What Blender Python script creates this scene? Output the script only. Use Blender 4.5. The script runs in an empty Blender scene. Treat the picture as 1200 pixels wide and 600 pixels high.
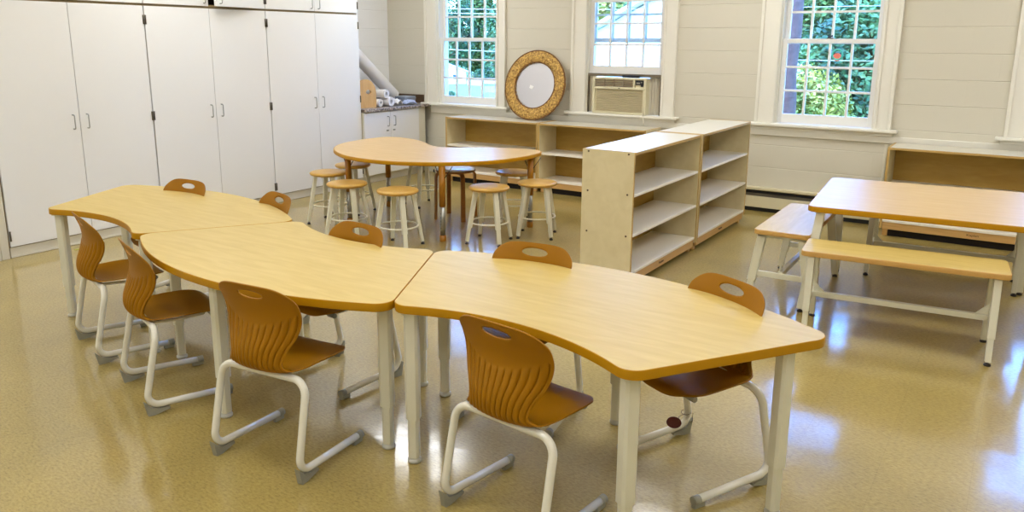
import bpy, bmesh, math, random
from mathutils import Vector, Matrix
PI = math.pi
R = math.radians
random.seed(7)
S = bpy.context.scene
C = S.collection

# ------------------------------------------------------------------ materials
def new_mat(name):
    m = bpy.data.materials.new(name); m.use_nodes = True
    nt = m.node_tree
    return m, nt, nt.nodes['Principled BSDF']
def lin(c):
    return tuple((v/255/12.92 if v/255 <= .04045 else ((v/255+.055)/1.055)**2.4) for v in c)
def plain(name, rgb, rough=.5, metal=0., coat=0., bump=0., bscale=60., vary=0., vscale=4., spec=.5, coat_rough=.08):
    m, nt, b = new_mat(name)
    b.inputs['Base Color'].default_value = (*lin(rgb), 1)
    b.inputs['Roughness'].default_value = rough
    b.inputs['Metallic'].default_value = metal
    b.inputs['Coat Weight'].default_value = coat
    b.inputs['Coat Roughness'].default_value = coat_rough
    b.inputs['Specular IOR Level'].default_value = spec
    tc = nt.nodes.new('ShaderNodeTexCoord')
    if bump:
        n = nt.nodes.new('ShaderNodeTexNoise'); n.inputs['Scale'].default_value = bscale
        nt.links.new(tc.outputs['Object'], n.inputs['Vector'])
        bp = nt.nodes.new('ShaderNodeBump'); bp.inputs['Strength'].default_value = bump
        bp.inputs['Distance'].default_value = .01
        nt.links.new(n.outputs['Fac'], bp.inputs['Height']); nt.links.new(bp.outputs['Normal'], b.inputs['Normal'])
    if vary:
        n = nt.nodes.new('ShaderNodeTexNoise'); n.inputs['Scale'].default_value = vscale
        n.inputs['Detail'].default_value = 4
        nt.links.new(tc.outputs['Object'], n.inputs['Vector'])
        mx = nt.nodes.new('ShaderNodeMix'); mx.data_type = 'RGBA'
        c = lin(rgb)
        mx.inputs[6].default_value = (*[v*(1-vary) for v in c], 1)
        mx.inputs[7].default_value = (*[min(1, v*(1+vary)) for v in c], 1)
        nt.links.new(n.outputs['Fac'], mx.inputs[0]); nt.links.new(mx.outputs[2], b.inputs['Base Color'])
    return m
def wood(name, a, c, rough=.35, coat=0., scale=(1.2, 22, 22), coat_rough=.1, detail=6):
    """Streaky grain running along local X."""
    m, nt, b = new_mat(name)
    tc = nt.nodes.new('ShaderNodeTexCoord'); mp = nt.nodes.new('ShaderNodeMapping')
    mp.inputs['Scale'].default_value = scale
    n = nt.nodes.new('ShaderNodeTexNoise'); n.inputs['Scale'].default_value = 2.2
    n.inputs['Detail'].default_value = detail; n.inputs['Distortion'].default_value = .6
    mx = nt.nodes.new('ShaderNodeMix'); mx.data_type = 'RGBA'
    mx.inputs[6].default_value = (*lin(a), 1); mx.inputs[7].default_value = (*lin(c), 1)
    rp = nt.nodes.new('ShaderNodeMapRange'); rp.inputs[1].default_value = .3; rp.inputs[2].default_value = .7
    nt.links.new(tc.outputs['Object'], mp.inputs[0]); nt.links.new(mp.outputs[0], n.inputs['Vector'])
    nt.links.new(n.outputs['Fac'], rp.inputs[0]); nt.links.new(rp.outputs[0], mx.inputs[0])
    nt.links.new(mx.outputs[2], b.inputs['Base Color'])
    b.inputs['Roughness'].default_value = rough; b.inputs['Coat Weight'].default_value = coat
    b.inputs['Coat Roughness'].default_value = coat_rough
    return m

M = {}
M['laminate'] = wood('maple_laminate', (206, 179, 103), (195, 166, 87), rough=.43, coat=.0, scale=(2.0, 14, 14))
M['laminate2'] = wood('maple_laminate_pale', (212, 180, 126), (204, 169, 112), rough=.40, scale=(2.0, 14, 14))
M['laminate2'].node_tree.nodes['Principled BSDF'].inputs['Specular IOR Level'].default_value = .4
M['edge'] = plain('golden_edge_band', (184, 132, 2), .45, spec=.3)
M['edge2'] = plain('light_maple_edge', (205, 160, 88), .45)
M['shell'] = plain('mustard_plastic', (155, 104, 0), .46, spec=.22, bump=.05, bscale=400)
M['cream_metal'] = plain('cream_powder_coat', (222, 218, 196), .38)
M['white_tube'] = plain('white_tube_enamel', (232, 228, 212), .24, coat=.3)
M['glide'] = plain('grey_plastic_glide', (150, 148, 132), .5)
M['glide_dark'] = plain('dark_cap_plastic', (96, 94, 84), .5)
M['foot_dark'] = plain('dark_leveling_foot', (34, 26, 24), .4)
M['chrome'] = plain('chrome_foot', (210, 210, 210), .2, metal=1)
M['steel'] = plain('brushed_steel', (170, 170, 165), .35, metal=.9)
M['cab'] = plain('cabinet_white_laminate', (236, 235, 234), .42, vary=.015, vscale=2)
M['cab_edge'] = plain('cabinet_door_edge', (150, 128, 88), .55)
M['plinth'] = plain('cabinet_plinth_paint', (214, 208, 192), .5)
M['hinge'] = plain('dark_bronze_hinge', (92, 84, 70), .4, metal=.6)
M['dark'] = plain('cavity_shade', (24, 14, 10), .8)  # near-black colour standing in for shade inside gaps and cavities
M['trim'] = plain('white_gloss_trim', (236, 232, 220), .35)
M['sash'] = plain('sash_white_paint', (238, 238, 236), .35)
M['wood_seat'] = wood('stool_seat_maple', (208, 166, 80), (192, 144, 56), rough=.32, scale=(2, 12, 12))
M['white_seat'] = plain('white_laminate_seat', (226, 230, 236), .25)
M['bent'] = wood('bentwood_brown', (150, 96, 32), (132, 82, 24), rough=.4)
M['kid_leg'] = plain('orange_brown_enamel', (160, 104, 8), .35)
M['bk_side'] = wood('cream_maple_panel', (226, 212, 172), (218, 203, 160), rough=.4, scale=(2, 6, 6))
M['bk_shelf'] = plain('pale_shelf_laminate', (246, 238, 222), .38)
M['bk_top'] = plain('unit_top_laminate', (214, 208, 190), .34, spec=.4)
M['bk_back'] = wood('golden_back_panel', (186, 150, 68), (172, 134, 54), rough=.45, scale=(2, 9, 9))
M['bk_band'] = plain('tan_edge_band', (196, 160, 92), .5)
M['bk_base'] = wood('birch_base_rail', (214, 172, 108), (200, 156, 92), rough=.45)
M['bolt'] = plain('dark_bolt_head', (92, 74, 52), .4, metal=.4)
M['counter'] = None
M['paper'] = plain('white_paper', (236, 234, 236), .7)
M['paper_blue'] = plain('blue_tinted_paper', (176, 190, 226), .7)
M['plate_grey'] = plain('blue_grey_paper', (140, 150, 166), .6)
M['board'] = wood('light_board_wood', (226, 180, 110), (212, 160, 88), rough=.45, scale=(10, 10, 1.4))
M['black'] = plain('black_plastic', (20, 20, 26), .35)
M['ac'] = plain('ivory_ac_plastic', (226, 218, 184), .45)
M['ac_slot'] = plain('brown_grey_grille', (112, 98, 84), .5)
M['ac_grille'] = plain('beige_intake_grille', (196, 182, 148), .5)
M['accordion'] = plain('accordion_panel', (216, 208, 190), .5)
M['mirror'] = plain('mirror_with_film', (205, 203, 206), .38, metal=.85)
M['sticker'] = plain('white_sticker', (240, 240, 240), .5)
M['heater'] = plain('heater_cream_enamel', (220, 210, 176), .4)
M['louver'] = plain('heater_louver', (120, 110, 92), .4, metal=.4)
M['cord'] = plain('cream_cord', (220, 214, 196), .5)
M['tag_red'] = plain('dark_red_tag', (84, 22, 18), .4)
M['text'] = plain('dark_stamp_ink', (62, 28, 12), .6)
M['green'] = plain('yellow_green_strip', (176, 180, 60), .6)

def straw_mat():
    m, nt, b = new_mat('woven_straw')
    tc = nt.nodes.new('ShaderNodeTexCoord')
    n = nt.nodes.new('ShaderNodeTexNoise'); n.inputs['Scale'].default_value = 55; n.inputs['Detail'].default_value = 3
    v = nt.nodes.new('ShaderNodeTexVoronoi'); v.inputs['Scale'].default_value = 45
    nt.links.new(tc.outputs['Object'], n.inputs['Vector']); nt.links.new(tc.outputs['Object'], v.inputs['Vector'])
    cr = nt.nodes.new('ShaderNodeValToRGB')
    cr.color_ramp.elements[0].color = (*lin((126, 84, 26)), 1); cr.color_ramp.elements[0].position = .3
    cr.color_ramp.elements[1].color = (*lin((226, 184, 98)), 1); cr.color_ramp.elements[1].position = .68
    nt.links.new(n.outputs['Fac'], cr.inputs[0]); nt.links.new(cr.outputs[0], b.inputs['Base Color'])
    bp = nt.nodes.new('ShaderNodeBump'); bp.inputs['Strength'].default_value = .8; bp.inputs['Distance'].default_value = .01
    nt.links.new(v.outputs['Distance'], bp.inputs['Height']); nt.links.new(bp.outputs['Normal'], b.inputs['Normal'])
    b.inputs['Roughness'].default_value = .6
    return m
M['straw'] = straw_mat()
def granite():
    m, nt, b = new_mat('brown_granite_laminate')
    tc = nt.nodes.new('ShaderNodeTexCoord')
    n = nt.nodes.new('ShaderNodeTexNoise'); n.inputs['Scale'].default_value = 38; n.inputs['Detail'].default_value = 5
    nt.links.new(tc.outputs['Object'], n.inputs['Vector'])
    cr = nt.nodes.new('ShaderNodeValToRGB')
    cr.color_ramp.elements[0].color = (*lin((70, 56, 48)), 1); cr.color_ramp.elements[0].position = .38
    cr.color_ramp.elements[1].color = (*lin((196, 182, 168)), 1); cr.color_ramp.elements[1].position = .66
    nt.links.new(n.outputs['Fac'], cr.inputs[0]); nt.links.new(cr.outputs[0], b.inputs['Base Color'])
    b.inputs['Roughness'].default_value = .3
    return m
M['counter'] = granite()
def floor_mat():
    m, nt, b = new_mat('speckled_vinyl_tile')
    tc = nt.nodes.new('ShaderNodeTexCoord')
    mp = nt.nodes.new('ShaderNodeMapping'); mp.inputs['Scale'].default_value = (1, 2.2, 1)
    mp.inputs['Rotation'].default_value = (0, 0, .3)
    n = nt.nodes.new('ShaderNodeTexNoise'); n.inputs['Scale'].default_value = 55; n.inputs['Detail'].default_value = 5; n.inputs['Roughness'].default_value = .65
    n2 = nt.nodes.new('ShaderNodeTexNoise'); n2.inputs['Scale'].default_value = 3.0; n2.inputs['Detail'].default_value = 3
    nt.links.new(tc.outputs['Object'], mp.inputs[0]); nt.links.new(mp.outputs[0], n.inputs['Vector'])
    nt.links.new(tc.outputs['Object'], n2.inputs['Vector'])
    cr = nt.nodes.new('ShaderNodeValToRGB'); e = cr.color_ramp.elements
    e[0].position = .25; e[0].color = (*lin((128, 106, 48)), 1)
    e[1].position = .72; e[1].color = (*lin((184, 164, 96)), 1)
    x = e.new(.5); x.color = (*lin((168, 146, 78)), 1)
    nt.links.new(n.outputs['Fac'], cr.inputs[0])
    mx = nt.nodes.new('ShaderNodeMix'); mx.data_type = 'RGBA'; mx.blend_type = 'MULTIPLY'
    mr = nt.nodes.new('ShaderNodeMapRange'); mr.inputs[1].default_value = .35; mr.inputs[2].default_value = .65
    mr.inputs[3].default_value = .93; mr.inputs[4].default_value = 1.04
    nt.links.new(n2.outputs['Fac'], mr.inputs[0])
    mx.inputs[0].default_value = 1
    nt.links.new(cr.outputs[0], mx.inputs[6]); nt.links.new(mr.outputs[0], mx.inputs[7])
    br = nt.nodes.new('ShaderNodeTexBrick')
    br.offset = 0; br.inputs['Scale'].default_value = 1
    br.inputs['Brick Width'].default_value = .3048; br.inputs['Row Height'].default_value = .3048
    br.inputs['Mortar Size'].default_value = .0012; br.inputs['Mortar Smooth'].default_value = .3
    br.inputs['Color1'].default_value = (1, 1, 1, 1); br.inputs['Color2'].default_value = (.965, .965, .96, 1)
    br.inputs['Mortar'].default_value = (.84, .83, .8, 1)
    nt.links.new(tc.outputs['Object'], br.inputs['Vector'])
    m2 = nt.nodes.new('ShaderNodeMix'); m2.data_type = 'RGBA'; m2.blend_type = 'MULTIPLY'; m2.inputs[0].default_value = 1
    nt.links.new(mx.outputs[2], m2.inputs[6]); nt.links.new(br.outputs['Color'], m2.inputs[7])
    nt.links.new(m2.outputs[2], b.inputs['Base Color'])
    b.inputs['Roughness'].default_value = .5
    b.inputs['Coat IOR'].default_value = 1.65
    b.inputs['Coat Weight'].default_value = .9; b.inputs['Coat Roughness'].default_value = .11
    n3 = nt.nodes.new('ShaderNodeTexNoise'); n3.inputs['Scale'].default_value = 6
    nt.links.new(tc.outputs['Object'], n3.inputs['Vector'])
    r3 = nt.nodes.new('ShaderNodeMapRange'); r3.inputs[1].default_value = .3; r3.inputs[2].default_value = .7
    r3.inputs[3].default_value = .07; r3.inputs[4].default_value = .17
    nt.links.new(n3.outputs['Fac'], r3.inputs[0]); nt.links.new(r3.outputs[0], b.inputs['Coat Roughness'])
    bp = nt.nodes.new('ShaderNodeBump'); bp.inputs['Strength'].default_value = .12; bp.inputs['Distance'].default_value = .004
    n4 = nt.nodes.new('ShaderNodeTexNoise'); n4.inputs['Scale'].default_value = 9
    nt.links.new(tc.outputs['Object'], n4.inputs['Vector']); nt.links.new(n4.outputs['Fac'], bp.inputs['Height'])
    nt.links.new(bp.outputs['Normal'], b.inputs['Coat Normal'])
    return m
M['floor'] = floor_mat()
def wall_mat(name, rgb, mortar=.006, swap=False):
    m, nt, b = new_mat(name)
    tc = nt.nodes.new('ShaderNodeTexCoord'); sp = nt.nodes.new('ShaderNodeSeparateXYZ'); cb = nt.nodes.new('ShaderNodeCombineXYZ')
    nt.links.new(tc.outputs['Object'], sp.inputs[0])
    nt.links.new(sp.outputs[1 if swap else 0], cb.inputs[0])
    ad = nt.nodes.new('ShaderNodeMath'); ad.operation = 'ADD'; ad.inputs[1].default_value = .0095
    nt.links.new(sp.outputs[2], ad.inputs[0]); nt.links.new(ad.outputs[0], cb.inputs[1])
    br = nt.nodes.new('ShaderNodeTexBrick'); br.inputs['Scale'].default_value = 1
    br.inputs['Brick Width'].default_value = .44; br.inputs['Row Height'].default_value = .2185
    br.inputs['Mortar Size'].default_value = mortar; br.inputs['Mortar Smooth'].default_value = .6
    br.inputs['Color1'].default_value = (1, 1, 1, 1); br.inputs['Color2'].default_value = (1, 1, 1, 1); br.inputs['Mortar'].default_value = (0, 0, 0, 1)
    nt.links.new(cb.outputs[0], br.inputs['Vector'])
    # only the bed joints read on the painted wall: mask by height
    fr = nt.nodes.new('ShaderNodeMath'); fr.operation = 'PINGPONG'; fr.inputs[1].default_value = .10925
    nt.links.new(ad.outputs[0], fr.inputs[0])
    ms = nt.nodes.new('ShaderNodeMapRange'); ms.inputs[1].default_value = 0; ms.inputs[2].default_value = .006
    ms.interpolation_type = 'SMOOTHSTEP'
    nt.links.new(fr.outputs[0], ms.inputs[0])
    nb = nt.nodes.new('ShaderNodeMath'); nb.operation = 'MULTIPLY_ADD'; nb.inputs[1].default_value = .12
    nt.links.new(br.outputs['Color'], nb.inputs[0]); nt.links.new(ms.outputs[0], nb.inputs[2])
    n = nt.nodes.new('ShaderNodeTexNoise'); n.inputs['Scale'].default_value = 40
    nt.links.new(tc.outputs['Object'], n.inputs['Vector'])
    a2 = nt.nodes.new('ShaderNodeMath'); a2.operation = 'MULTIPLY_ADD'; a2.inputs[1].default_value = .12
    nt.links.new(n.outputs['Fac'], a2.inputs[0]); nt.links.new(nb.outputs[0], a2.inputs[2])
    bp = nt.nodes.new('ShaderNodeBump'); bp.inputs['Strength'].default_value = .55; bp.inputs['Distance'].default_value = .006
    nt.links.new(a2.outputs[0], bp.inputs['Height']); nt.links.new(bp.outputs['Normal'], b.inputs['Normal'])
    b.inputs['Base Color'].default_value = (*lin(rgb), 1); b.inputs['Roughness'].default_value = .5
    return m
M['wall'] = wall_mat('painted_block_wall', (215, 209, 192))
M['wall_l'] = wall_mat('block_wall_side_brightened', (240, 240, 240), swap=True)  # whiter than the back wall: window light in this corner put into the colour
M['wall_plain'] = plain('painted_wall', (226, 220, 202), .6)
M['ceiling'] = plain('white_ceiling_tile', (236, 234, 228), .8)

def glass_mat():
    m, nt, b = new_mat('window_glass')
    out = nt.nodes['Material Output']
    tr = nt.nodes.new('ShaderNodeBsdfTransparent'); tr.inputs[0].default_value = (.95, .97, .97, 1)
    gl = nt.nodes.new('ShaderNodeBsdfGlossy'); gl.inputs['Roughness'].default_value = .02
    fr = nt.nodes.new('ShaderNodeFresnel'); fr.inputs[0].default_value = 1.45
    mx = nt.nodes.new('ShaderNodeMixShader')
    nt.links.new(fr.outputs[0], mx.inputs[0]); nt.links.new(tr.outputs[0], mx.inputs[1]); nt.links.new(gl.outputs[0], mx.inputs[2])
    nt.links.new(mx.outputs[0], out.inputs[0]); nt.nodes.remove(b)
    return m
M['glass'] = glass_mat()
def emit(name, rgb, s):
    m, nt, b = new_mat(name)
    b.inputs['Base Color'].default_value = (.9, .9, .9, 1)
    b.inputs['Emission Color'].default_value = (*rgb, 1); b.inputs['Emission Strength'].default_value = s
    return m
LAMP = 13.0
M['lamp'] = emit('ceiling_lamp_diffuser', (.97, .985, 1.0), LAMP)

# ------------------------------------------------------------------ helpers
def mesh_obj(name, bm, mats, parent=None, smooth=False, loc=None):
    me = bpy.data.meshes.new(name); bm.normal_update(); bm.to_mesh(me); bm.free()
    if not isinstance(mats, (list, tuple)): mats = [mats]
    for m in mats: me.materials.append(m)
    if smooth:
        for p in me.polygons: p.use_smooth = True
    o = bpy.data.objects.new(name, me); C.objects.link(o)
    if parent is not None: o.parent = parent
    if loc: o.location = loc
    return o
def tag(o, label=None, cat=None, group=None, kind=None):
    if label: o['label'] = label
    if cat: o['category'] = cat
    if group: o['group'] = group
    if kind: o['kind'] = kind
    return o
def empty(name, loc, rz=0.):
    o = bpy.data.objects.new(name, None); o.empty_display_size = .1
    C.objects.link(o); o.location = loc; o.rotation_euler = (0, 0, rz)
    return o
def copy_tree(o, parent=None):
    c = o.copy(); C.objects.link(c)
    if parent is not None: c.parent = parent
    for ch in list(o.children): copy_tree(ch, c)
    return c
def box(bm, x0, x1, y0, y1, z0, z1, mi=0, bev=0.):
    vs = [bm.verts.new((x, y, z)) for z in (z0, z1) for y in (y0, y1) for x in (x0, x1)]
    fs = [(0, 2, 3, 1), (4, 5, 7, 6), (0, 1, 5, 4), (2, 6, 7, 3), (0, 4, 6, 2), (1, 3, 7, 5)]
    F = [bm.faces.new([vs[i] for i in f]) for f in fs]
    for f in F: f.material_index = mi
    if bev:
        es = list({e for f in F for e in f.edges})
        r = bmesh.ops.bevel(bm, geom=es, offset=bev, segments=2, profile=.5, affect='EDGES')
        for f in r['faces']: f.material_index = mi
    return vs
def bm_box(*a, **k):
    bm = bmesh.new(); box(bm, *a, **k); return bm
def obox(bm, p, q, w, h, up=(0, 0, 1), bev=0., mi=0):
    """bar of section w x h from p to q"""
    p, q = Vector(p), Vector(q); d = (q-p); L = d.length; d.normalize()
    u = Vector(up); s = d.cross(u)
    if s.length < 1e-4: s = d.cross(Vector((0, 1, 0)))
    s.normalize(); t = s.cross(d)
    vs = []
    for a in (p, q):
        for sx, sy in ((-1, -1), (1, -1), (1, 1), (-1, 1)):
            vs.append(bm.verts.new(a + s*sx*w/2 + t*sy*h/2))
    F = [bm.faces.new([vs[i] for i in f]) for f in ((3, 2, 1, 0), (4, 5, 6, 7), (0, 1, 5, 4), (1, 2, 6, 5), (2, 3, 7, 6), (3, 0, 4, 7))]
    for f in F: f.material_index = mi
    if bev:
        r = bmesh.ops.bevel(bm, geom=list({e for f in F for e in f.edges}), offset=bev, segments=2, profile=.5, affect='EDGES')
        for f in r['faces']: f.material_index = mi
def tube(bm, pts, r, n=12, cap=True, mi=0, closed=False):
    pts = [Vector(p) for p in pts]; N = len(pts); rings = []
    ref = None
    for i in range(N):
        if closed: t = pts[(i+1) % N] - pts[i-1]
        else: t = pts[min(i+1, N-1)] - pts[max(i-1, 0)]
        t.normalize()
        if ref is None:
            ref = t.cross(Vector((0, 0, 1)))
            if ref.length < .1: ref = t.cross(Vector((1, 0, 0)))
        ref = (ref - t*ref.dot(t)).normalized(); b = t.cross(ref)
        rr = r[i] if isinstance(r, (list, tuple)) else r
        rings.append([bm.verts.new(pts[i] + (ref*math.cos(2*PI*k/n) + b*math.sin(2*PI*k/n))*rr) for k in range(n)])
    for i in range(N if closed else N-1):
        A, B = rings[i], rings[(i+1) % N]
        for k in range(n):
            f = bm.faces.new((A[k], A[(k+1) % n], B[(k+1) % n], B[k])); f.smooth = True; f.material_index = mi
    if cap and not closed:
        f = bm.faces.new(rings[0][::-1]); f.material_index = mi
        f = bm.faces.new(rings[-1]); f.material_index = mi
def fillet(pts, rad, n=8):
    """round the corners of a polyline"""
    pts = [Vector(p) for p in pts]; out = [pts[0]]
    for i in range(1, len(pts)-1):
        a, b, c = pts[i-1], pts[i], pts[i+1]
        u = (a-b).normalized(); v = (c-b).normalized(); ang = u.angle(v)
        rr = rad[i-1] if isinstance(rad, (list, tuple)) else rad
        d = rr/math.tan(ang/2); cc = b + (u+v).normalized()*rr/math.sin(ang/2)
        p0 = b+u*d; p1 = b+v*d
        e0 = (p0-cc); e1 = (p1-cc); th = e0.angle(e1)
        for k in range(n+1):
            t = k/n
            out.append(cc + (e0*math.sin((1-t)*th) + e1*math.sin(t*th))/math.sin(th))
    out.append(pts[-1]); return out
def lathe(bm, prof, n=32, c=(0, 0), mi=None):
    rings = []
    for r, z in prof:
        if r < 1e-6: rings.append([bm.verts.new((c[0], c[1], z))])
        else: rings.append([bm.verts.new((c[0]+r*math.cos(2*PI*k/n), c[1]+r*math.sin(2*PI*k/n), z)) for k in range(n)])
    for i in range(len(rings)-1):
        A, B = rings[i], rings[i+1]
        for k in range(n):
            k2 = (k+1) % n
            if len(A) == 1 and len(B) == 1: continue
            if len(A) == 1: f = bm.faces.new((A[0], B[k2], B[k]))
            elif len(B) == 1: f = bm.faces.new((A[k], A[k2], B[0]))
            else: f = bm.faces.new((A[k], A[k2], B[k2], B[k]))
            f.smooth = True
            if mi is not None: f.material_index = mi[i]
def slab(outline, z0, z1, rb=.004, seg=3):
    """flat slab from a CCW outline, softened top and bottom edges; material 0 = faces, 1 = edge"""
    bm = bmesh.new(); N = len(outline)
    P = [Vector((x, y)) for x, y in outline]
    nrm = []
    for i in range(N):
        t = (P[(i+1) % N]-P[i-1]).normalized(); nrm.append(Vector((t.y, -t.x)))
    prof = []
    for k in range(seg+1):
        a = PI/2*k/seg; prof.append((-rb + rb*math.sin(a), z0 + rb - rb*math.cos(a)))
    for k in range(seg+1):
        a = PI/2*k/seg; prof.append((-rb + rb*math.cos(a), z1 - rb + rb*math.sin(a)))
    rings = [[bm.verts.new((P[i].x+nrm[i].x*o, P[i].y+nrm[i].y*o, z)) for i in range(N)] for o, z in prof]
    for a, b in zip(rings, rings[1:]):
        for i in range(N):
            f = bm.faces.new((a[i], a[(i+1) % N], b[(i+1) % N], b[i])); f.material_index = 1; f.smooth = True
    f = bm.faces.new(rings[0][::-1]); f.material_index = 0
    f = bm.faces.new(rings[-1]); f.material_index = 0
    return bm
def round_poly(pts, rad, n=8):
    """rounded corners on a closed CCW polygon"""
    out = []; N = len(pts)
    for i in range(N):
        a, b, c = Vector(pts[i-1]), Vector(pts[i]), Vector(pts[(i+1) % N])
        u = (a-b).normalized(); v = (c-b).normalized()
        ang = u.angle(v); rr = rad; d = rr/math.tan(ang/2); cc = b+(u+v).normalized()*rr/math.sin(ang/2)
        e0 = b+u*d-cc; e1 = b+v*d-cc; th = e0.angle(e1)
        for k in range(n+1):
            t = k/n; out.append(cc+(e0*math.sin((1-t)*th)+e1*math.sin(t*th))/math.sin(th))
    return [(p.x, p.y) for p in out]
def spline_closed(pts, n=6):
    out = []; N = len(pts)
    for i in range(N):
        p0, p1, p2, p3 = [Vector(pts[(i+j) % N]) for j in (-1, 0, 1, 2)]
        for k in range(n):
            t = k/n
            out.append(.5*((2*p1)+(p2-p0)*t+(2*p0-5*p1+4*p2-p3)*t*t+(3*p1-p0-3*p2+p3)*t**3))
    return [(p.x, p.y) for p in out]
def lerp_table(tab, t):
    if t <= tab[0][0]: return tab[0][1:]
    for a, b in zip(tab, tab[1:]):
        if t <= b[0]:
            k = (t-a[0])/(b[0]-a[0]); return tuple(x+(y-x)*k for x, y in zip(a[1:], b[1:]))
    return tab[-1][1:]

# ------------------------------------------------------------------ camera
cam_d = bpy.data.cameras.new('camera'); cam = bpy.data.objects.new('camera', cam_d); C.objects.link(cam)
YAW, PITCH, ROLL, F = -0.577563414, 0.220985012, 0.00611367737, 917.178
cam_d.sensor_width = 36; cam_d.lens = F*36/1200
cam_d.shift_y = -(300-254.54)/1200
cam_d.clip_end = 500
fw = Vector((math.sin(YAW)*math.cos(PITCH), math.cos(YAW)*math.cos(PITCH), -math.sin(PITCH)))
rt = Vector((math.cos(YAW), -math.sin(YAW), 0)); up = rt.cross(fw)
c_, s_ = math.cos(ROLL), math.sin(ROLL)
r2 = rt*c_ + up*s_; u2 = -rt*s_ + up*c_
mw = Matrix((r2, u2, -fw)).transposed().to_4x4(); mw.translation = (0, 0, 1.6)
cam.matrix_world = mw
S.camera = cam

# ------------------------------------------------------------------ room shell
XL, XR, YB, YF, ZC = -6.83, 3.2, 7.6, -3.2, 3.05
SILL, HEAD = .86, 2.42
WIN = [(-6.03, -5.17), (-3.99-.01, -3.15+.01), (-1.985, -1.125), (.055, .915)]   # sash openings in the back wall
def structure(name, bm, mats, parent=None, **k):
    o = mesh_obj(name, bm, mats, parent, **k)
    if parent is None: o['kind'] = 'structure'
    return o
structure('floor', bm_box(XL-.2, XR+.2, YF-.2, YB+.20, -.1, 0), M['floor'])
structure('ceiling', bm_box(XL-.2, XR+.2, YF-.2, YB+.20, ZC, ZC+.12), M['ceiling'])
bm = bmesh.new()
xs = [XL-.2] + [v for w in WIN for v in w] + [XR+.2]
for i in range(0, len(xs), 2): box(bm, xs[i], xs[i+1], YB, YB+.20, 0, ZC)
for a, b in WIN:
    box(bm, a, b, YB, YB+.20, 0, SILL-.02); box(bm, a, b, YB, YB+.20, HEAD, ZC)
structure('wall_back', bm, M['wall'])
structure('wall_left', bm_box(XL-.2, XL, YF-.2, YB, 0, ZC), M['wall_l'])
structure('wall_right', bm_box(XR, XR+.2, YF-.2, YB, 0, ZC), M['wall_plain'])
structure('wall_front', bm_box(XL, XR, YF-.2, YF, 0, ZC), M['wall_plain'])
# painted ledge and apron band that runs along the window wall under the sills
bm = bmesh.new(); box(bm, -6.14, XR, YB-.022, YB, .742, .800, bev=.004)
structure('trim_1', bm, M['trim'])
# raised panel moulding below the third window
bm = bmesh.new(); box(bm, -1.012, -.985, YB-.012, YB, .24, .735, bev=.003)
structure('trim_2', bm, M['wall_plain'])

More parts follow.
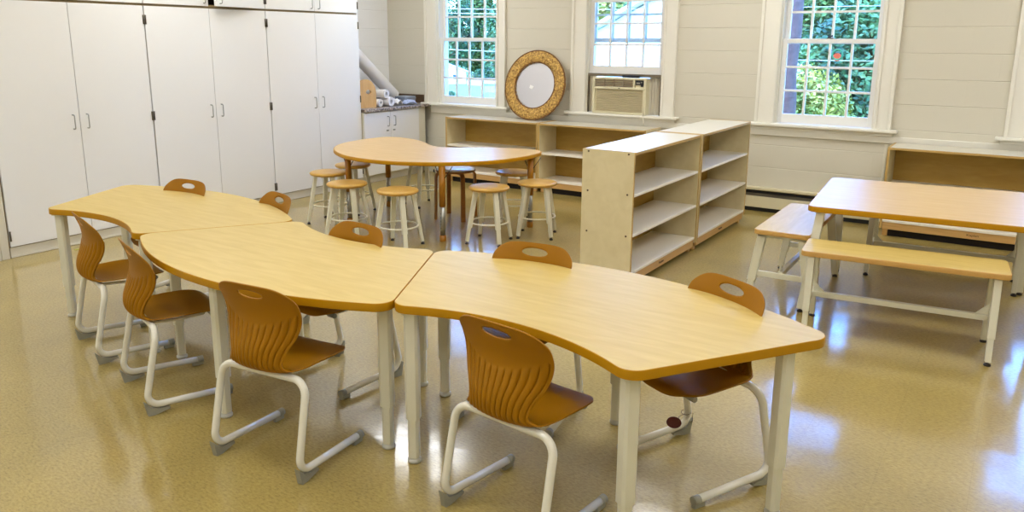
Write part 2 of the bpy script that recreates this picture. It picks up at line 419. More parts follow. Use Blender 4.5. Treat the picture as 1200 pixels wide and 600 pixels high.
def make_sash(bm, x0, x1, z0, z1, y, th=.034, st=.042, rb=.09, rt_=.04, cols=4, rows=3):
    """one sash: stiles, rails and muntins"""
    y0, y1 = y, y+th
    box(bm, x0, x0+st, y0, y1, z0, z1, bev=.003); box(bm, x1-st, x1, y0, y1, z0, z1, bev=.003)
    box(bm, x0+st, x1-st, y0, y1, z0, z0+rb, bev=.003); box(bm, x0+st, x1-st, y0, y1, z1-rt_, z1, bev=.003)
    gx0, gx1, gz0, gz1 = x0+st, x1-st, z0+rb, z1-rt_
    for i in range(1, cols):
        x = gx0+(gx1-gx0)*i/cols; box(bm, x-.010, x+.010, y0+.004, y1-.004, gz0, gz1)
    for j in range(1, rows):
        z = gz0+(gz1-gz0)*j/rows; box(bm, gx0, gx1, y0+.0045, y1-.0045, z-.010, z+.010)
    return gx0, gx1, gz0, gz1
for i, (a, b) in enumerate(WIN):
    n = i+1
    t = empty('window_%d' % n, ((a+b)/2, YB, SILL)); t['kind'] = 'structure'
    ox, oz = (a+b)/2, SILL
    def W(bm, name, mat, **k):
        o = mesh_obj(name, bm, mat, t, **k); o.location = (-ox, -YB, -oz); return o
    bm = bmesh.new(); ca, cb = a-.185, b+.15
    if i == 0: cb = b+.13
    # casing: flat board, back band and inner bead on either side and across the head
    for s0, s1, outer in ((ca, a, 'l'), (b, cb, 'r')):
        box(bm, s0, s1, YB-.022, YB, SILL-.0, HEAD+.13, bev=.003)
        if outer == 'l':
            box(bm, s0, s0+.028, YB-.04, YB-.022, SILL, HEAD+.13, bev=.003); box(bm, s1-.028, s1-.006, YB-.034, YB-.022, SILL, HEAD, bev=.003)
        else:
            box(bm, s1-.028, s1, YB-.04, YB-.022, SILL, HEAD+.13, bev=.003); box(bm, s0+.006, s0+.028, YB-.034, YB-.022, SILL, HEAD, bev=.003)
    box(bm, a, b, YB-.022, YB, HEAD, HEAD+.13, bev=.003)
    # jamb liners and stops inside the opening
    box(bm, a, a+.012, YB, YB+.185, SILL, HEAD); box(bm, b-.012, b, YB, YB+.185, SILL, HEAD)
    box(bm, a, b, YB, YB+.185, HEAD-.012, HEAD)
    W(bm, 'window_casing', M['trim'])
    bm = bmesh.new(); box(bm, ca-.055, cb+.055, YB-.075, YB+.03, SILL-.028, SILL, bev=.008); box(bm, a, b, YB+.03, YB+.24, SILL-.03, SILL-.004)
    box(bm, ca-.02, cb+.02, YB-.035, YB, SILL-.06, SILL-.028, bev=.005)
    W(bm, 'window_sill', M['trim'])
    lift = .405 if i == 1 else 0.
    mid = 1.615
    bm = bmesh.new(); g1 = make_sash(bm, a+.012, b-.012, SILL+lift, mid+.025+lift, YB+.035)
    W(bm, 'lower_sash', M['sash'])
    bm = bmesh.new(); box(bm, *g1[:2], YB+.050, YB+.053, *g1[2:]); W(bm, 'lower_pane', M['glass'])
    bm = bmesh.new(); g2 = make_sash(bm, a+.012, b-.012, mid-.02, HEAD-.012, YB+.085, rb=.045, rt_=.05)
    W(bm, 'upper_sash', M['sash'])
    bm = bmesh.new(); box(bm, *g2[:2], YB+.100, YB+.103, *g2[2:]); W(bm, 'upper_pane', M['glass'])
    bm = bmesh.new(); xl = ox-.005
    box(bm, xl-.028, xl+.028, YB+.038, YB+.062, mid+.025+lift, mid+.034+lift, bev=.002)
    tube(bm, [(xl-.022, YB+.048, mid+.040+lift), (xl+.02, YB+.048, mid+.052+lift)], .007, 8)
    W(bm, 'sash_lock', M['black'])

# ------------------------------------------------------------------ baseboard heater
t = empty('baseboard_heater', (-1.5, YB, 0))
tag(t, 'long cream baseboard heater with black slot and grey louvre along the window wall', 'heater')
def H(bm, name, mat):
    o = mesh_obj(name, bm, mat, t); o.location = (1.5, -YB, 0); return o
bm = bmesh.new()
box(bm, -6.10, XR-.01, YB-.066, YB-.03, .042, .150, bev=.004)
H(bm, 'front_panel', M['heater'])
bm = bmesh.new(); box(bm, -6.10, XR-.01, YB-.066, YB-.001, .212, .236, bev=.004); box(bm, -6.10, XR-.01, YB-.02, YB-.002, .04, .212)
H(bm, 'top_cover', M['heater'])
bm = bmesh.new()
for k in range(3): obox(bm, (-6.10, YB-.050+.004*k, .158+.010*k), (XR-.01, YB-.050+.004*k, .158+.010*k), .02, .003, up=(0, -.5, 1))
H(bm, 'louvre', M['louver'])
bm = bmesh.new(); box(bm, -6.10, XR-.01, YB-.045, YB-.021, .002, .20)
H(bm, 'inner_shade_block', M['black'])  # solid black block standing in for the shade in the heater's gaps

# ------------------------------------------------------------------ tall cabinets on the left wall
CX = -6.18
def handle(bm, x, y, z, L=.108, out=.03):
    tube(bm, fillet([(x, y, z), (x+out, y, z), (x+out, y, z+L), (x, y, z+L)], .012, 6), .0045, 8)
tall = [(2.67, 3.91, 'tall two-door white storage cabinet at the left edge, far from the windows'),
        (3.91, 5.158, 'tall two-door white storage cabinet in the middle of the row of three'),
        (5.158, 6.405, 'tall two-door white storage cabinet nearest the window wall')]
for y0, y1, lab in tall:
    t = empty('tall_cabinet', (CX, (y0+y1)/2, 0)); tag(t, lab, 'cabinet', 'tall cabinets of the fitted wall')
    def K(bm, name, mat, par=t, w=True):
        o = mesh_obj(name, bm, mat, par)
        if par is t: o.location = (-CX, -(y0+y1)/2, 0)
        return o
    bm = bmesh.new(); box(bm, XL+.002, CX-.022, y0+.001, y1-.001, .0, 1.878); K(bm, 'body', M['cab_edge'])
    bm = bmesh.new(); box(bm, CX-.022, CX-.012, y0+.001, y1-.001, .004, .078, bev=.003)
    box(bm, CX-.012, CX-.004, y0+.001, y1-.001, .002, .016, bev=.002); K(bm, 'plinth', M['plinth'])
    ym = (y0+y1)/2
    for a, b, hy, hing in ((y0+.005, ym-.0025, ym-.055, y0+.009), (ym+.0025, y1-.005, ym+.055, y1-.009)):
        bm = bmesh.new(); box(bm, CX-.02, CX, a, b, .086, 1.868, bev=.002)
        d = K(bm, 'door', M['cab'])
        bm = bmesh.new(); handle(bm, CX, hy, .915); h = mesh_obj('door_handle', bm, M['steel'], d)
        for hz in (.13, .93, 1.72):
            bm = bmesh.new(); tube(bm, [(CX+.004, hing, hz), (CX+.004, hing, hz+.075)], .0065, 8)
            mesh_obj('hinge', bm, M['hinge'], d)
upper = [(2.67, 3.91, 'overhead white cupboard above the leftmost tall cabinet', 0),
         (3.91, 5.158, 'overhead white cupboard with a dark gap beside its slightly open door', 1),
         (5.158, 6.405, 'overhead white cupboard above the tall cabinet nearest the windows', 0)]
for y0, y1, lab, ajar in upper:
    t = empty('overhead_cupboard', (CX, (y0+y1)/2, 1.88)); tag(t, lab, 'cupboard', 'overhead cupboards of the fitted wall')
    def K(bm, name, mat, par=t):
        o = mesh_obj(name, bm, mat, par)
        if par is t: o.location = (-CX, -(y0+y1)/2, -1.88)
        return o
    bm = bmesh.new()
    box(bm, XL+.002, CX-.022, y0+.001, y0+.02, 1.88, 2.72); box(bm, XL+.002, CX-.022, y1-.02, y1-.001, 1.88, 2.72)
    box(bm, XL+.002, CX-.022, y0+.02, y1-.02, 1.88, 1.9); box(bm, XL+.002, CX-.022, y0+.02, y1-.02, 2.70, 2.72)
    box(bm, XL+.002, XL+.02, y0+.02, y1-.02, 1.9, 2.70)
    K(bm, 'body', M['cab_edge'])
    bm = bmesh.new(); box(bm, XL+.02, XL+.024, y0+.02, y1-.02, 1.9, 2.7); K(bm, 'back_panel', M['dark'])  # thin near-black sheet painting the shade inside the cupboard
    ym = (y0+y1)/2
    for side, (a, b, hy) in enumerate(((y0+.005, ym-.0025, ym-.05), (ym+.0025, y1-.005, ym+.05))):
        bm = bmesh.new(); box(bm, CX-.02, CX, a, b, 1.888, 2.71, bev=.002)
        hb = bmesh.new(); handle(hb, CX, hy, 1.912)
        if ajar:
            # both leaves swung out a few degrees about their outer edges
            piv = Vector((CX-.02, y1-.005 if side else y0+.005, 0)); ang = R(8.5) if side else R(-.3)
            rot = Matrix.Translation(piv) @ Matrix.Rotation(ang, 4, 'Z') @ Matrix.Translation(-piv)
            bmesh.ops.transform(bm, matrix=rot, verts=bm.verts); bmesh.ops.transform(hb, matrix=rot, verts=hb.verts)
        d = K(bm, 'door', M['cab']); mesh_obj('door_handle', hb, M['steel'], d)
        hing = y1-.009 if side else y0+.009
        hb = bmesh.new(); tube(hb, [(CX+.004, hing, 1.93), (CX+.004, hing, 2.005)], .0065, 8); mesh_obj('hinge', hb, M['hinge'], d)
# pier that boxes in the end of the cabinet row
bm = bmesh.new(); box(bm, XL, CX-.004, 1.9, 2.60, 0, ZC); box(bm, CX-.03, CX+.0, 2.605, 2.662, 0.0, ZC-.3, bev=.003)
structure('wall_pier', bm, M['plinth'])
bm = bmesh.new(); box(bm, CX-.004, CX+.008, 1.9, 2.60, 0, .09, bev=.003)
structure('baseboard_left', bm, M['plinth'])

# ------------------------------------------------------------------ low cabinet with countertop
LX = -6.15
y0, y1 = 6.415, 7.36
t = empty('base_cabinet', (LX, (y0+y1)/2, 0)); tag(t, 'low white two-door base cabinet in the corner under the dark countertop', 'cabinet')
def K(bm, name, mat):
    o = mesh_obj(name, bm, mat, t); o.location = (-LX, -(y0+y1)/2, 0); return o
bm = bmesh.new(); box(bm, XL+.002, LX-.022, y0, 7.50, .09, .812); box(bm, XL+.002, LX-.02, y1+.003, 7.50, .09, .812); K(bm, 'body', M['wall_plain'])
bm = bmesh.new(); box(bm, XL+.002, LX-.07, y0, 7.50, .0, .088); K(bm, 'plinth', M['plinth'])
ym = 6.85
for a, b, hy in ((y0+.004, ym-.002, ym-.055), (ym+.002, y1-.002, ym+.055)):
    bm = bmesh.new(); box(bm, LX-.02, LX, a, b, .1, .806, bev=.002); d = K(bm, 'door', M['cab'])
    bm = bmesh.new(); handle(bm, LX, hy, .64); mesh_obj('door_handle', bm, M['steel'], d)
    bm = bmesh.new(); box(bm, LX, LX+.012, hy-.018, hy+.012, .58, .596, bev=.002); mesh_obj('latch', bm, M['steel'], d)
t = empty('countertop', (-6.45, 7.0, .815)); tag(t, 'dark speckled countertop with backsplash in the corner beside the tall cabinets', 'countertop')
bm = bmesh.new(); box(bm, XL+.002, -6.125, 6.412, YB-.003, .815, .85, bev=.006)
o = mesh_obj('top', bm, M['counter'], t); o.location = (6.45, -7.0, -.815)
bm = bmesh.new(); box(bm, XL+.002, -6.262, YB-.022, YB-.003, .8505, .95, bev=.003); box(bm, XL+.003, XL+.022, 6.412, YB-.023, .8505, .95, bev=.003)
o = mesh_obj('backsplash', bm, plain('dark_brown_backsplash', (92, 72, 52), .5, vary=.3, vscale=30), t); o.location = (6.45, -7.0, -.815)

# items on the countertop
def single(name, bm, mat, label, cat, loc, group=None, smooth=False):
    bmesh.ops.translate(bm, verts=bm.verts, vec=(-loc[0], -loc[1], -loc[2]))
    o = mesh_obj(name, bm, mat, None, smooth=smooth); o.location = loc
    return tag(o, label, cat, group)
# arched board with an oval grip hole, leaning by the cabinet side
bm = bmesh.new()
yc, hw, zb, rad = 6.59, .165, .8505, .165
outer = [(yc+hw, zb), ] + [(yc+rad*math.cos(a), zb+.165+rad*math.sin(a)*.95) for a in [PI*k/24 for k in range(25)]] + [(yc-hw, zb)]
hole = [(yc+.045+.042*math.cos(2*PI*k/20), zb+.178+.024*math.sin(2*PI*k/20)) for k in range(20)]
for x in (-6.30, -6.278):
    ov = [bm.verts.new((x, y, z)) for y, z in outer]; hv = [bm.verts.new((x, y, z)) for y, z in hole]
    es = [bm.edges.new((ov[i], ov[(i+1) % len(ov)])) for i in range(len(ov))] + [bm.edges.new((hv[i], hv[(i+1) % 20])) for i in range(20)]
    bmesh.ops.triangle_fill(bm, use_beauty=True, edges=es)
    if x == -6.30: A = (ov, hv)
    else:
        for L1, L2 in ((A[0], ov), (A[1], hv)):
            for i in range(len(L1)): bm.faces.new((L1[i], L1[(i+1) % len(L1)], L2[(i+1) % len(L1)], L2[i]))
bmesh.ops.recalc_face_normals(bm, faces=bm.faces)
single('arched_board', bm, M['board'], 'light wooden arched board with oval grip hole standing on the countertop', 'board', (-6.29, yc, zb))
def roll(p, q, r, label, grp=None, name='paper_roll'):
    bm = bmesh.new(); p, q = Vector(p), Vector(q)
    tube(bm, [p, q], r, 24, cap=False); tube(bm, [q, p], r*.45, 24, cap=False)
    d = (q-p).normalized()
    for e in (p, q):   # wound paper ends with a hollow core
        tube(bm, [e, e+d*.0001], r, 24, cap=False)
    ends = []
    for e, sgn in ((p, -1), (q, 1)):
        s = d.cross(Vector((0, 0, 1)));
        if s.length < .1: s = d.cross(Vector((1, 0, 0)))
        s.normalize(); u = s.cross(d)
        ro = [bm.verts.new(e+(s*math.cos(2*PI*k/24)+u*math.sin(2*PI*k/24))*r) for k in range(24)]
        ri = [bm.verts.new(e+(s*math.cos(2*PI*k/24)+u*math.sin(2*PI*k/24))*r*.45) for k in range(24)]
        for k in range(24): bm.faces.new((ro[k], ro[(k+1) % 24], ri[(k+1) % 24], ri[k]))
    single(name, bm, M['paper'], label, 'paper roll', (p+q)/2, grp)
roll((-6.60, 7.42, .935), (-6.60, 6.50, 1.665), .074, 'large white roll of paper leaning diagonally above the countertop')
roll((-6.262, 6.815, .8955), (-6.58, 6.79, .8955), .045, 'small white paper roll lying next to the arched board', 'small paper rolls')
roll((-6.215, 6.945, .9055), (-6.56, 6.92, .9055), .055, 'small white paper roll at the right of the lower two', 'small paper rolls')
roll((-6.235, 6.885, .996), (-6.58, 6.86, .996), .05, 'small white paper roll on top of the two lower rolls', 'small paper rolls')
def stack(cx, cy, z, n, w, d, mat, label, grp, dz=.012, ang=0.):
    for k in range(n):
        bm = bmesh.new(); jx, jy = random.uniform(-.006, .006), random.uniform(-.006, .006)
        out = round_poly([(-w/2, -d/2), (w/2, -d/2), (w/2, d/2), (-w/2, d/2)], .03, 4)
        b2 = slab(out, 0, dz-.002, .002, 2); bm.free()
        o = mesh_obj('paper_packet', b2, [mat, mat]); o.location = (cx+jx, cy+jy, z+k*dz); o.rotation_euler = (0, 0, ang+random.uniform(-.05, .05))
        where = ['bottom packet', 'second packet from the bottom', 'third packet from the bottom', 'fourth packet from the bottom', 'fifth packet from the bottom', 'sixth packet from the bottom', 'seventh packet from the bottom'][k] if k < n-1 else 'top packet'
        tag(o, where+' of '+label, 'paper', grp)
stack(-6.36, 7.36, .8505, 6, .20, .19, M['plate_grey'], 'the blue-grey paper stack beside the window casing', 'paper stack beside the window', .0155)
stack(-6.58, 7.20, .8505, 5, .20, .20, M['plate_grey'], 'the grey paper stack at the back of the countertop', 'paper stack at the back of the counter', .0155)
def folded(cx, cy, z, w, d, rz, label, mat, seed, lean=.05):
    rnd = random.Random(seed); bm = bmesh.new(); n = 6
    g = [[bm.verts.new((-w/2+w*i/n, -d/2+d*j/n, .012+rnd.uniform(0, .03)*(1 if 0 < i < n else .3)+lean*(j/n)*(1-j/n)*2)) for j in range(n+1)] for i in range(n+1)]
    for i in range(n):
        for j in range(n): bm.faces.new((g[i][j], g[i+1][j], g[i+1][j+1], g[i][j+1]))
    o = mesh_obj('folded_paper', bm, mat); o.location = (cx, cy, z); o.rotation_euler = (0, 0, rz)
    md = o.modifiers.new('thickness', 'SOLIDIFY'); md.thickness = .009; md.offset = -1
    tag(o, label, 'paper', 'crumpled papers')
folded(-6.28, 7.09, .8505, .13, .12, .2, 'crumpled white paper lying behind the bluish one', M['paper'], 3, .09)
folded(-6.20, 7.245, .8505, .12, .15, -.4, 'crumpled bluish paper at the front edge of the countertop', M['paper_blue'], 5, .05)
bm = bmesh.new(); box(bm, -6.66, -6.62, 7.27, 7.31, .9285, .975, bev=.006); box(bm, -6.65, -6.63, 7.28, 7.30, .975, .99, bev=.003)
single('small_jar', bm, M['black'], 'small black jar standing on the grey papers near the wall corner', 'jar', (-6.64, 7.29, .9285))

# ------------------------------------------------------------------ shelving
def shelf_unit(loc, rz, W, D, Hh, shelves, label, grp, feet=.07, bolts=False, mark=None, gap_shade=False):
    """local frame: open front faces -Y, x along the width, origin at floor, middle of the front"""
    t = empty('open_shelf_unit', loc, rz); tag(t, label, 'shelf unit', grp)
    th = .018
    for sx in (-1, 1):
        x0, x1 = (-W/2, -W/2+th) if sx < 0 else (W/2-th, W/2)
        bm = bmesh.new(); box(bm, x0, x1, .002, D, feet, Hh, 0); box(bm, x0, x1, 0, .002, feet, Hh, 1)
        box(bm, x0, x1, .002, D, Hh, Hh+.0015, 1)
        s = mesh_obj('side_panel', bm, [M['bk_side'], M['bk_band']], t)
        if bolts and sx == bolts:
            for by in (.04, D-.045):
                for bz in (Hh-.013, (Hh+.365)/2+.0, .365):
                    bm = bmesh.new(); xo = x1 if sx > 0 else x0
                    tube(bm, [(xo, by, bz), (xo+sx*.003, by, bz)], .0065, 12); mesh_obj('bolt', bm, M['bolt'], s)
    bm = bmesh.new(); box(bm, -W/2+th, W/2-th, .002, D, Hh-th, Hh-.0005, 0); box(bm, -W/2+th, W/2-th, 0, .002, Hh-th, Hh-.0005, 1)
    mesh_obj('top_panel', bm, [M['bk_top'], M['bk_band']], t)
    for z in shelves:
        bm = bmesh.new(); box(bm, -W/2+th, W/2-th, .004, D-.014, z-th, z, 0, bev=.0015); mesh_obj('shelf', bm, M['bk_shelf'], t)
    bm = bmesh.new(); box(bm, -W/2+th, W/2-th, D-.012, D-.002, shelves[0], Hh-th); mesh_obj('back_panel', bm, M['bk_back'], t)
    zb = shelves[0]-th
    bm = bmesh.new(); box(bm, -W/2+.02, W/2-.02, .012, .032, zb-.062, zb-.0005, bev=.002); box(bm, -W/2+.02, W/2-.02, D-.03, D-.014, zb-.062, zb-.0005)
    base = mesh_obj('base_rail', bm, M['bk_base'], t)
    if gap_shade:
        bm = bmesh.new(); box(bm, -W/2+.063, W/2-.063, .05, .06, 0, zb-.0005); mesh_obj('gap_shade_board', bm, M['dark'], t)  # added dark board: paints the shade in the gap under the unit
    if mark:
        cu = bpy.data.curves.new('mark', 'FONT'); cu.body = mark; cu.size = .024; cu.extrude = .0006; cu.align_x = 'CENTER'; cu.align_y = 'CENTER'
        tmp = bpy.data.objects.new('mark', cu); C.objects.link(tmp)
        bpy.context.view_layer.update()
        me = bpy.data.meshes.new_from_object(tmp.evaluated_get(bpy.context.evaluated_depsgraph_get()))
        bpy.data.objects.remove(tmp)
        me.materials.clear(); me.materials.append(M['text'])
        o = bpy.data.objects.new('maker_mark', me); C.objects.link(o); o.parent = base
        o.location = (mark_x, .0108, zb-.031); o.rotation_euler = (PI/2, 0, 0); o.scale = (1.35, 1, 1)
    for fx in (-W/2+.022, W/2-.062):
        for fy in (.034, D-.07):
            bm = bmesh.new(); box(bm, fx, fx+.04, fy, fy+.036, 0.0, zb-.0005, bev=.003); mesh_obj('foot', bm, M['bk_base'], t)
    return t
mark_x = -.05
# two tall units end to end, open to the right (+X): local -Y -> +X is a turn of +90 degrees
SH = [.118, .374, .640]
shelf_unit((-2.04, (4.55+5.765)/2, 0), PI/2, 1.215, .372, .915, SH, 'pale three-shelf unit at the near end of the pair, bolted end towards the tables', 'tall shelf units in the middle of the room', bolts=-1, mark='Kaplan')
mark_x = -.02
shelf_unit((-2.032, (5.772+6.995)/2, 0), PI/2, 1.223, .372, .918, SH, 'pale three-shelf unit at the far end of the pair, closer to the windows', 'tall shelf units in the middle of the room', mark='Kaplan')
LS = [.142, .435]
mark_x = .05
shelf_unit(((-5.585-4.342)/2, 7.15, 0), 0, 1.24, .375, .75, LS, 'low maple shelf unit against the window wall holding the round mirror', 'low shelf units along the window wall', gap_shade=True)
shelf_unit(((-4.336-3.096)/2, 7.15, 0), 0, 1.24, .375, .75, LS, 'low maple shelf unit under the air conditioner', 'low shelf units along the window wall', gap_shade=True)
mark_x = .07
shelf_unit((-.925+.62, 7.15, 0), 0, 1.24, .375, .757, LS, 'low maple shelf unit behind the rectangular table with benches', 'low shelf units along the window wall', mark='Kaplan', gap_shade=True)

# ------------------------------------------------------------------ round mirror in a woven frame
t = empty('round_mirror', (-4.575, 7.385, .7505)); tag(t, 'round mirror in a woven straw frame leaning on the wall above the shelves', 'mirror')
t.rotation_euler = (R(-12.5), 0, R(0))
RO, RI = .386, .252; zc = RO
bm = bmesh.new(); nu, nv = 160, 20
rings = []
for i in range(nu):
    a = 2*PI*i/nu; ring = []
    for j in range(nv):
        b = 2*PI*j/nv
        rm, rw = (RO+RI)/2, (RO-RI)/2
        br = 1 + .07*math.sin(nu/5*a + 3*b) + .05*math.sin(nu/4*a - 4*b)
        rr = rm + rw*math.cos(b)*(br if math.cos(b) < .8 else min(br, 1.)); yy = .028*math.sin(b)*(1.4*br-.4) 
        ring.append(bm.verts.new((rr*math.cos(a), yy, zc+rr*math.sin(a))))
    rings.append(ring)
for i in range(nu):
    for j in range(nv):
        f = bm.faces.new((rings[i][j], rings[(i+1) % nu][j], rings[(i+1) % nu][(j+1) % nv], rings[i][(j+1) % nv])); f.smooth = True
bmesh.ops.recalc_face_normals(bm, faces=bm.faces)
mesh_obj('woven_frame', bm, M['straw'], t)
bm = bmesh.new()
for rr in (RO-.004, RI+.004):
    tube(bm, [(rr*math.cos(2*PI*k/64), -.012, zc+rr*math.sin(2*PI*k/64)) for k in range(64)], .007, 8, closed=True)
mesh_obj('frame_border', bm, plain('brown_braid', (118, 78, 34), .6), t)
bm = bmesh.new(); tube(bm, [(0, .004, zc), (0, .012, zc)], RI+.02, 64); mesh_obj('mirror_glass', bm, M['mirror'], t)
bm = bmesh.new(); box(bm, -.024, .024, -.001, .0015, -.018, .018)
bmesh.ops.rotate(bm, verts=bm.verts, cent=(0, 0, 0), matrix=Matrix.Rotation(R(18), 3, 'Y')); bmesh.ops.translate(bm, verts=bm.verts, vec=(-.045, .002, zc-.02))
mesh_obj('sticker', bm, M['sticker'], t)

# ------------------------------------------------------------------ air conditioner
AX0, AX1, AY, AZ0, AZ1 = -3.890, -3.282, 7.525, .8605, 1.240
t = empty('air_conditioner', ((AX0+AX1)/2, AY, AZ0)); tag(t, 'ivory window air conditioner with louvred grille fitted under the raised sash', 'air conditioner')
def K(bm, name, mat, par=None):
    o = mesh_obj(name, bm, mat, t if par is None else par)
    if par is None: o.location = (-(AX0+AX1)/2, -AY, -AZ0)
    return o
bm = bmesh.new(); box(bm, AX0, AX1, AY+.02, YB+.27, AZ0, AZ1-.005, bev=.006); K(bm, 'case', M['ac'])
bm = bmesh.new()
box(bm, AX0-.004, AX1+.004, AY, AY+.03, AZ1-.022, AZ1, bev=.008)
box(bm, AX0-.004, AX1+.004, AY, AY+.03, AZ1-.122, AZ1-.098, bev=.004)
box(bm, AX0-.004, AX0+.026, AY, AY+.03, AZ0, AZ1-.01, bev=.006)
box(bm, AX1-.026, AX1+.004, AY, AY+.03, AZ0, AZ1-.01, bev=.006)
box(bm, AX0, AX1, AY, AY+.03, AZ0, AZ0+.022, bev=.006)
box(bm, AX1-.145, AX1-.125, AY+.001, AY+.03, AZ1-.11, AZ1-.01)
face = K(bm, 'front_frame', M['ac'])
bm = bmesh.new(); box(bm, AX0+.02, AX1-.135, AY+.022, AY+.03, AZ1-.1, AZ1-.02)
vent = K(bm, 'air_outlet', M['ac_slot'])
bm = bmesh.new()
for k in range(4): obox(bm, (AX0+.026, AY+.012, AZ1-.034-.019*k), (AX1-.145, AY+.012, AZ1-.034-.019*k), .016, .0025, up=(0, -.6, 1))
for k in range(1, 4):
    x = AX0+.026+(AX1-AX0-.171)*k/4; box(bm, x-.002, x+.002, AY+.005, AY+.022, AZ1-.1, AZ1-.02)
mesh_obj('outlet_louvre', bm, plain('louvre_taupe', (150, 132, 112), .5), vent)
bm = bmesh.new(); box(bm, AX1-.118, AX1-.03, AY+.008, AY+.03, AZ1-.072, AZ1-.026, bev=.002); box(bm, AX1-.06, AX1-.032, AY+.005, AY+.03, AZ1-.088, AZ1-.072, bev=.002)
cp = K(bm, 'control_panel', M['black'])
bm = bmesh.new(); box(bm, AX1-.118, AX1-.03, AY+.014, AY+.03, AZ1-.098, AZ1-.024); K(bm, 'panel_plate', M['ac'])
bm = bmesh.new(); box(bm, AX1-.108, AX1-.07, AY+.0065, AY+.009, AZ1-.06, AZ1-.045); box(bm, AX1-.06, AX1-.045, AY+.0065, AY+.009, AZ1-.05, AZ1-.04)
mesh_obj('display', bm, plain('panel_display', (150, 148, 136), .4), cp)
bm = bmesh.new(); box(bm, AX0+.03, AX1-.03, AY+.022, AY+.03, AZ0+.024, AZ1-.124)
for k in range(14): obox(bm, (AX0+.04, AY+.016, AZ0+.036+.0165*k), (AX1-.04, AY+.016, AZ0+.036+.0165*k), .014, .004, up=(0, -.8, 1))
K(bm, 'intake_grille', M['ac_grille'])
bm = bmesh.new(); box(bm, (AX0+AX1)/2-.004, (AX0+AX1)/2+.014, AY-.002, AY+.002, AZ1-.114, AZ1-.106); K(bm, 'badge', M['ac_slot'])
for xa, xb, nm in ((WIN[1][0]+.012, AX0, 'l'), (AX1, WIN[1][1]-.012, 'r')):
    bm = bmesh.new(); n = max(3, int((xb-xa)/.014)); pv = None
    for k in range(n+1):
        x = xa+(xb-xa)*k/n; y = YB+.03+(.012 if k % 2 else -.006)
        cur = [bm.verts.new((x, y, AZ0)), bm.verts.new((x, y, AZ1+.005))]
        if pv: bm.faces.new((pv[0], cur[0], cur[1], pv[1]))
        pv = cur
    o = K(bm, 'accordion_panel', M['accordion'])
bm = bmesh.new(); box(bm, WIN[1][0]+.012, WIN[1][1]-.012, YB-.002, YB+.034, AZ1+.004, AZ1+.034, bev=.002); box(bm, WIN[1][1]-.022, WIN[1][1]-.010, YB+.0, YB+.03, AZ0, AZ1+.004); box(bm, WIN[1][0]+.010, WIN[1][0]+.02, YB+.0, YB+.03, AZ0, AZ1+.004)
K(bm, 'mounting_rail', M['louver'])
bm = bmesh.new(); pts = [(AX1-.03, AY+.03, .872), (AX1-.02, AY-.012, .875), (AX1-.015, AY-.028, .85), (AX1+.005, AY-.028, .79), (AX1+.0, AY-.02, .757)]
tube(bm, fillet(pts, .012, 5), .005, 8); K(bm, 'power_cord', M['cord'])
bm = bmesh.new(); box(bm, -3.562, -3.372, AY+.02, AY+.065, AZ1+.0005, AZ1+.026, bev=.006)
single('remote_control', bm, M['black'], 'black remote lying on top of the air conditioner', 'remote', (-3.467, AY+.042, AZ1+.0005))

# ------------------------------------------------------------------ wave tables
RIN, ROUT, HA, RC = .9667, 1.7542, .5239, .066
ZT, TH = .655, .033
def sector_outline(HA):
    """rounded annular sector about the origin, symmetric about +X, CCW"""
    pts = []; rc = RC
    ro, ri = ROUT-rc, RIN+rc
    def cor(r, sgn):           # centre of a corner circle
        hi = math.sqrt(r*r-rc*rc); e = Vector((math.cos(HA), math.sin(HA)*sgn)); nn = Vector((-math.sin(HA), math.cos(HA)*sgn))
        return e*hi - nn*rc
    def arc(c, a0, a1, n=8): return [(c.x+rc*math.cos(a0+(a1-a0)*k/n), c.y+rc*math.sin(a0+(a1-a0)*k/n)) for k in range(n+1)]
    co_n, co_p = cor(ro, -1), cor(ro, 1); ci_p, ci_n = cor(ri, 1), cor(ri, -1)
    ao = math.atan2(co_p.y, co_p.x); ai = math.atan2(ci_p.y, ci_p.x)
    pts += arc(co_n, -HA-PI/2, -ao)
    pts += [(ROUT*math.cos(-ao+2*ao*k/40), ROUT*math.sin(-ao+2*ao*k/40)) for k in range(1, 40)]
    pts += arc(co_p, ao, HA+PI/2)
    pts += arc(ci_p, HA+PI/2, ai+PI)
    pts += [(RIN*math.cos(ai-2*ai*k/32), RIN*math.sin(ai-2*ai*k/32)) for k in range(1, 32)]
    pts += arc(ci_n, -ai+PI, -HA+3*PI/2)
    out = []
    for p in pts:
        if not out or math.hypot(p[0]-out[-1][0], p[1]-out[-1][1]) > 1e-4: out.append(p)
    return out
